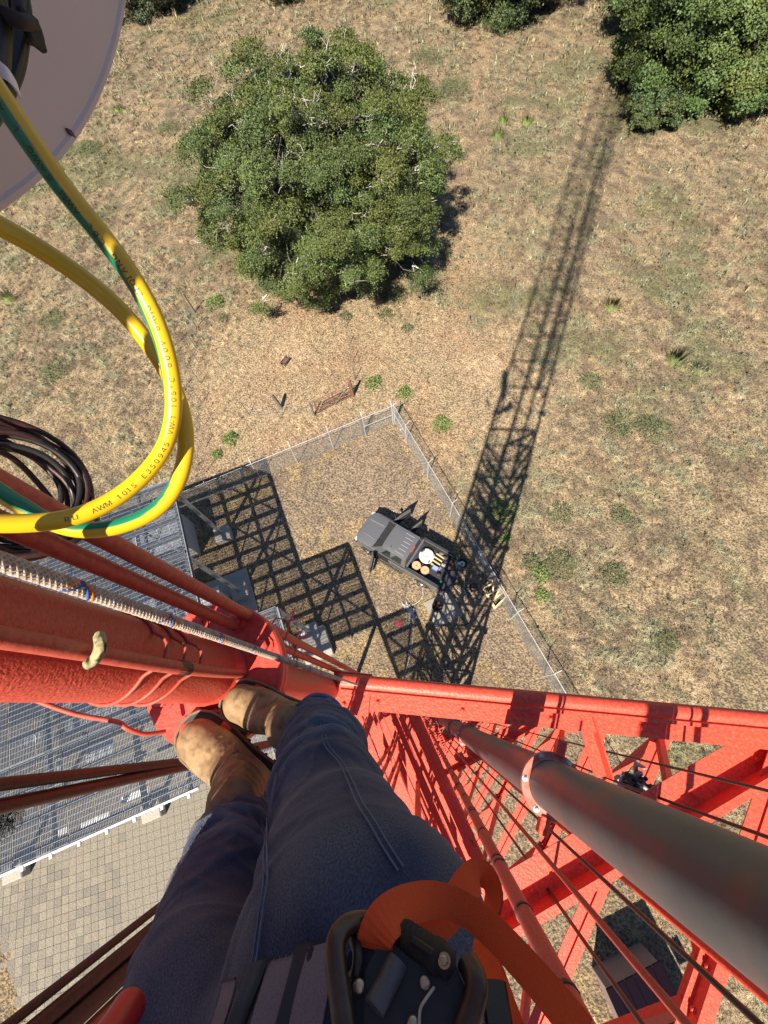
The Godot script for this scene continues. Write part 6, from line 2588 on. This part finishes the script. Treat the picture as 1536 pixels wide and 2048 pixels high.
	boot(t, Vector3(-0.545, fl, -0.004), Vector3(0.968, 0, 0.25).normalized(), 0.285, T.leather, "boot")
	boot(t, Vector3(-0.648, fl, 0.076), Vector3(0.884, 0, 0.468).normalized(), 0.325, T.leather, "boot")
	# shirt and trunk, behind and below the picture's edge
	var g := Field.new()
	g.k = 0.08
	var w0 := Vector3(-0.115, 23.50, 0.485)
	g.add(w0, w0 + Vector3(0.0, 0.28, 0.12), 0.135, 0.15)
	g.add(w0 + Vector3(0, 0.28, 0.12), w0 + Vector3(0, 0.55, 0.2), 0.15, 0.17)
	g.add(w0 + Vector3(-0.2, 0.58, 0.2), w0 + Vector3(0.2, 0.58, 0.2), 0.08, 0.08)
	g.add(w0 + Vector3(-0.2, 0.58, 0.2), w0 + Vector3(-0.36, 0.3, 0.25), 0.075, 0.06)
	g.add(w0 + Vector3(-0.36, 0.3, 0.25), w0 + Vector3(-0.33, 0.26, 0.02), 0.058, 0.045)
	g.add(w0 + Vector3(0.2, 0.58, 0.2), w0 + Vector3(0.36, 0.34, 0.2), 0.075, 0.06)
	g.add(w0 + Vector3(-0.06, 0.02, -0.05), w0 + Vector3(0.06, 0.03, -0.05), 0.08, 0.08)
	var cloth := func(p: Vector3, nn: Vector3) -> float: return 0.006 * fold.get_noise_3d(p.x * 14, p.y * 14, p.z * 14) + 0.008 * (1 - absf(fold.get_noise_3d(p.x * 5, p.y * 16, p.z * 5)))
	var blue := func(p: Vector3, d: float) -> Color: return Color(0.06, 0.085, 0.15).lerp(Color(0.1, 0.125, 0.19), clampf(d * 60, 0, 1))
	part("shirt", body_mesh(g, Vector3(-0.58, 23.3, 0.25), Vector3(0.36, 24.3, 0.95), 0.016, cloth, blue), T.denim, t)
	# head and hard hat, bent over the work
	var hd := w0 + Vector3(0.0, 0.86, 0.17)
	var hf := Field.new()
	hf.k = 0.04
	hf.add(hd + Vector3(0, -0.24, 0.05), hd + Vector3(0, -0.08, 0.02), 0.06, 0.058)
	hf.add(hd + Vector3(0, 0.02, 0.02), hd + Vector3(0, 0.0, -0.02), 0.095, 0.085)
	hf.add(hd + Vector3(0, -0.07, -0.045), hd + Vector3(0, -0.03, -0.04), 0.05, 0.065)
	hf.add(hd + Vector3(0, -0.02, -0.1), hd + Vector3(0, -0.035, -0.118), 0.014, 0.016)
	hf.add(hd + Vector3(-0.088, -0.02, 0.01), hd + Vector3(-0.092, -0.045, 0.005), 0.016, 0.012)
	hf.add(hd + Vector3(0.088, -0.02, 0.01), hd + Vector3(0.092, -0.045, 0.005), 0.016, 0.012)
	var smooth_ := func(p: Vector3, nn: Vector3) -> float: return 0.0
	var skin := func(p: Vector3, d: float) -> Color: return Color(0.45, 0.27, 0.19)
	var head := part("head", body_mesh(hf, hd - Vector3(0.14, 0.3, 0.16), hd + Vector3(0.14, 0.15, 0.16), 0.008, smooth_, skin), T.leather, t)
	var hm := M.new()
	hm.lathe([Vector2(0.165, 0.0), Vector2(0.16, 0.008), Vector2(0.128, 0.014), Vector2(0.122, 0.06), Vector2(0.095, 0.105), Vector2(0.05, 0.128), Vector2(0, 0.134)], Transform3D(Basis(Vector3.RIGHT, -0.25), hd + Vector3(0, 0.035, 0.0)), 40, true)
	part("hard_hat", hm, mat(lin(0.7, 0.7, 0.68), 0.35), head)
	harness(t, f)


func harness(t: Node3D, f: Field) -> void:
	var eye := Vector3(0, EYE, 0)
	var on := func(x: float, y: float, lift: float) -> Vector3:
		var d := (W(x, y, 1.0) - eye).normalized()
		var o := f.hit(eye, d)
		return o + f.normal(o) * lift
	# webbing over the hips
	var lab := ["grey webbing strap with black dashed stitching, leftmost over the hips", "grey webbing strap with black dashed stitching, middle one over the hips", "grey webbing strap nearest the steel hook"]
	var cen := [[[500, 1950], [492, 1985], [478, 2030], [465, 2070]], [[608, 1906], [598, 1950], [584, 2000], [570, 2060]], [[668, 1890], [655, 1940], [644, 1990], [632, 2060]]]
	for k in 3:
		var pts := []
		var wide := []
		for q in cen[k]:
			pts.append(on.call(q[0], q[1], 0.016 + 0.004 * k))
		pts = smooth_path(pts, 7)
		for z in pts.size():
			var a: Vector3 = on.call(cen[k][0][0] - 30, cen[k][0][1] + 8, 0.016)
			var b: Vector3 = on.call(cen[k][0][0] + 30, cen[k][0][1] - 8, 0.016)
			wide.append((b - a).normalized() * [0.0125, 0.0175, 0.012][k])
		var s := part("webbing_strap", webbing(pts, wide, 0.0014, 0.0022), T.webbing, t)
		s.set_meta("label", lab[k])
		if k < 2:
			for z in 7:
				var m := M.new()
				var o: Vector3 = pts[0].lerp(pts[1], 0.5) + wide[0] * (z / 3.0 - 1) * 0.86
				var nn: Vector3 = f.normal(o)
				m.box(o + nn * 0.0018, wide[0].normalized() * 0.0016, (pts[1] - pts[0]).normalized() * 0.0009, nn * 0.0008)
				part("stitch", m, T.black, s)
	for q in [[[563, 1918], [552, 1950], [536, 1990], [515, 2050]], [[640, 1890], [630, 1935], [620, 1975], [606, 2030]]]:
		var pts := []
		var wide := []
		for e in q:
			pts.append(on.call(e[0], e[1], 0.022))
		pts = smooth_path(pts, 6)
		for z in pts.size():
			wide.append((on.call(q[0][0] + 20, q[0][1] - 4, 0.02) - on.call(q[0][0] - 20, q[0][1] + 4, 0.02)).normalized() * 0.009)
		part("black_pad", webbing(pts, wide, 0.003), T.black, t)
	# big steel hook with its barrel gate
	var h := thing("snap_hook", "large dark steel snap hook with a black knurled barrel at the worker's waist", "hook")
	var D := 0.335
	var hp := [W(692, 2070, D), W(682, 2000, D), W(672, 1930, D), W(672, 1885, D + 0.002), W(690, 1853, D + 0.006), W(722, 1842, D + 0.012), W(758, 1850, D + 0.016), W(792, 1868, D + 0.016)]
	var m := M.new()
	var bar := smooth_path(hp, 7)
	m.tube(bar, taper(0.0062, 0.0045, bar.size()), 16)
	part("frame", m, T.bronze, h)
	m = M.new()
	m.tube(smooth_path([W(935, 1925, D + 0.005), W(952, 1965, D), W(946, 2010, D), W(925, 2070, D)], 7), 0.006, 16)
	part("frame_back", m, T.bronze, h)
	m = M.new()
	var b0 := W(795, 1860, D + 0.012)
	var b1 := W(905, 1932, D + 0.0)
	var ax := (b1 - b0).normalized()
	var sx := ax.cross((eye - b0).normalized()).normalized()
	var bx := Basis(sx, ax, sx.cross(ax))
	var L := b0.distance_to(b1)
	var prof := [Vector2(0, 0), Vector2(0.0058, 0.0), Vector2(0.0068, 0.001)]
	for k in 14:
		prof.append(Vector2(0.0073 if k % 2 else 0.0068, 0.002 + k * L * 0.045))
	prof += [Vector2(0.0078, L * 0.68), Vector2(0.0078, L * 0.8), Vector2(0.0062, L * 0.84), Vector2(0.0062, L * 0.98), Vector2(0.004, L), Vector2(0, L)]
	m.lathe(prof, Transform3D(bx, b0), 28)
	var barrel := part("barrel", m, T.knurl, h)
	m = M.new()
	m.bar(b0.lerp(b1, 0.35) + bx.z * 0.0074, b0.lerp(b1, 0.75) + bx.z * 0.0074, 0.004, 0.003, bx.z, 0.001)
	part("latch", m, T.black, barrel)
	m = M.new()
	bolt(m, b0.lerp(b1, 0.92) + bx.z * 0.0058, bx.z, 0.002)
	part("rivet", m, T.brass, barrel)
	# dark body plates behind it, with brass rivets and a grey pin
	var pl := thing("rope_grab", "black rope adjuster with brass rivets and a grey pin inside the hook", "rope grab")
	m = M.new()
	var o := W(800, 1990, D + 0.02)
	var nz := (eye - o).normalized()
	var axx := (W(860, 1990, D + 0.02) - o).normalized()
	var ayy := nz.cross(axx)
	var outl := PackedVector2Array()
	for q in [[-0.045, -0.035], [0.052, -0.035], [0.058, 0.0], [0.045, 0.03], [0.01, 0.052], [-0.03, 0.055], [-0.045, 0.03]]:
		outl.append(Vector2(q[0] * 0.68, q[1] * 0.6 - 0.006))
	m.slab(o, axx, ayy, outl, 0.006)
	m.slab(o + nz * 0.009 + axx * 0.006, axx * 0.8, ayy * 0.75, outl, 0.004)
	part("plate", m, T.black, pl)
	for q in [[850, 1965], [718, 1972], [826, 2046]]:
		m = M.new()
		var b := Basis(Quaternion(Vector3.UP, nz))
		m.lathe([Vector2(0.003, -0.012), Vector2(0.003, 0.0008), Vector2(0.0022, 0.0017), Vector2(0, 0.002)], Transform3D(b, W(q[0], q[1], D + 0.002)), 16, true)
		part("rivet", m, T.brass, pl)
	m = M.new()
	m.tube([W(796, 1922, D + 0.004), W(775, 1965, D + 0.002), W(748, 2016, D)], 0.0058, 18)
	part("grey_pin", m, T.pin, pl)
	m = M.new()
	m.tube(smooth_path([W(708, 1880, D + 0.012), W(716, 1910, D + 0.004), W(712, 1945, D + 0.004), W(700, 1960, D + 0.01)], 6), 0.003, 10)
	part("dark_link", m, T.black, pl)
	m = M.new()
	m.tube(smooth_path([W(868, 1975, D), W(850, 2000, D - 0.003), W(840, 2020, D), W(838, 2060, D)], 5), 0.0008, 5)
	part("frayed_thread", m, mat(lin(0.5, 0.45, 0.35), 0.9), pl)
	# orange lanyard
	var ly := thing("orange_lanyard", "bright orange webbing lanyard looped through the hook and away to the right", "lanyard")
	var cp := [[750, 1896, 0.345], [752, 1872, 0.340], [772, 1838, 0.338], [812, 1812, 0.345], [865, 1800, 0.36], [922, 1814, 0.37], [982, 1860, 0.37], [1045, 1926, 0.365], [1108, 1998, 0.36], [1168, 2074, 0.355]]
	var pts := []
	var wd := []
	for q in cp:
		pts.append(W(q[0], q[1], q[2]))
	pts = smooth_path(pts, 12)
	for k in pts.size():
		var d: Vector3 = (pts[mini(k + 1, pts.size() - 1)] - pts[maxi(k - 1, 0)]).normalized()
		var to: Vector3 = (eye - pts[k]).normalized()
		var side := d.cross(to).normalized()
		var u := float(k) / pts.size()
		side = side.rotated(d, lerpf(-0.2, 0.35, smoothstep(0.1, 0.5, u)))
		wd.append(side * lerpf(0.0100, 0.0088, smoothstep(0.2, 0.6, u)))
	part("upper_band", webbing(pts, wd, 0.0011, 0.0034), T.orange, ly)
	pts = []
	wd = []
	for q in [[815, 1900, 0.37], [860, 1862, 0.375], [905, 1815, 0.382], [935, 1768, 0.39], [962, 1750, 0.40], [985, 1790, 0.41], [975, 1850, 0.42], [965, 1900, 0.42], [985, 1960, 0.40], [1020, 2070, 0.385]]:
		pts.append(W(q[0], q[1], q[2]))
	pts = smooth_path(pts, 10)
	for k in pts.size():
		var d: Vector3 = (pts[mini(k + 1, pts.size() - 1)] - pts[maxi(k - 1, 0)]).normalized()
		var to: Vector3 = (eye - pts[k]).normalized()
		var u := float(k) / pts.size()
		wd.append(d.cross(to).normalized().rotated(d, lerpf(0.2, 1.0, smoothstep(0.35, 0.6, u)) - 0.6 * smoothstep(0.7, 0.95, u)) * 0.0095)
	part("lower_band", webbing(pts, wd, 0.0011, 0.0034), T.orange, ly)
	m = M.new()
	m.bar(W(985, 1960, 0.36), W(1000, 2060, 0.35), 0.014, 0.004, nz, 0.0015)
	tag(part("black_tab", m, T.black, self), "black plastic strap end between the orange lanyard and the rope grab", "strap end")
	# red handled tool at the left hip
	var tool := thing("red_tool", "red handled tool with a dark rubber cap hanging at the left hip", "tool")
	m = M.new()
	var t0 := W(262, 2008, 0.60)
	var t1 := W(195, 2120, 0.54)
	m.tube([t0, t0.lerp(t1, 0.1), t0.lerp(t1, 0.45), t1], [0.0105, 0.0135, 0.0135, 0.015], 28)
	m.tube([t0 + (t0 - t1).normalized() * 0.008, t0 + (t0 - t1).normalized() * 0.004, t0], [0.004, 0.008, 0.0105], 28)
	part("handle", m, T.toolred, tool)
	m = M.new()
	var nn := (eye - t0).normalized()
	var b2 := Basis(Quaternion(Vector3.UP, (nn + (t0 - t1).normalized() * 0.7).normalized()))
	m.lathe([Vector2(0.008, 0.0), Vector2(0.0076, 0.0025), Vector2(0.006, 0.004), Vector2(0, 0.0044)], Transform3D(b2, t0 + nn * 0.0092), 24, true)
	part("rubber_cap", m, T.rubber, tool)
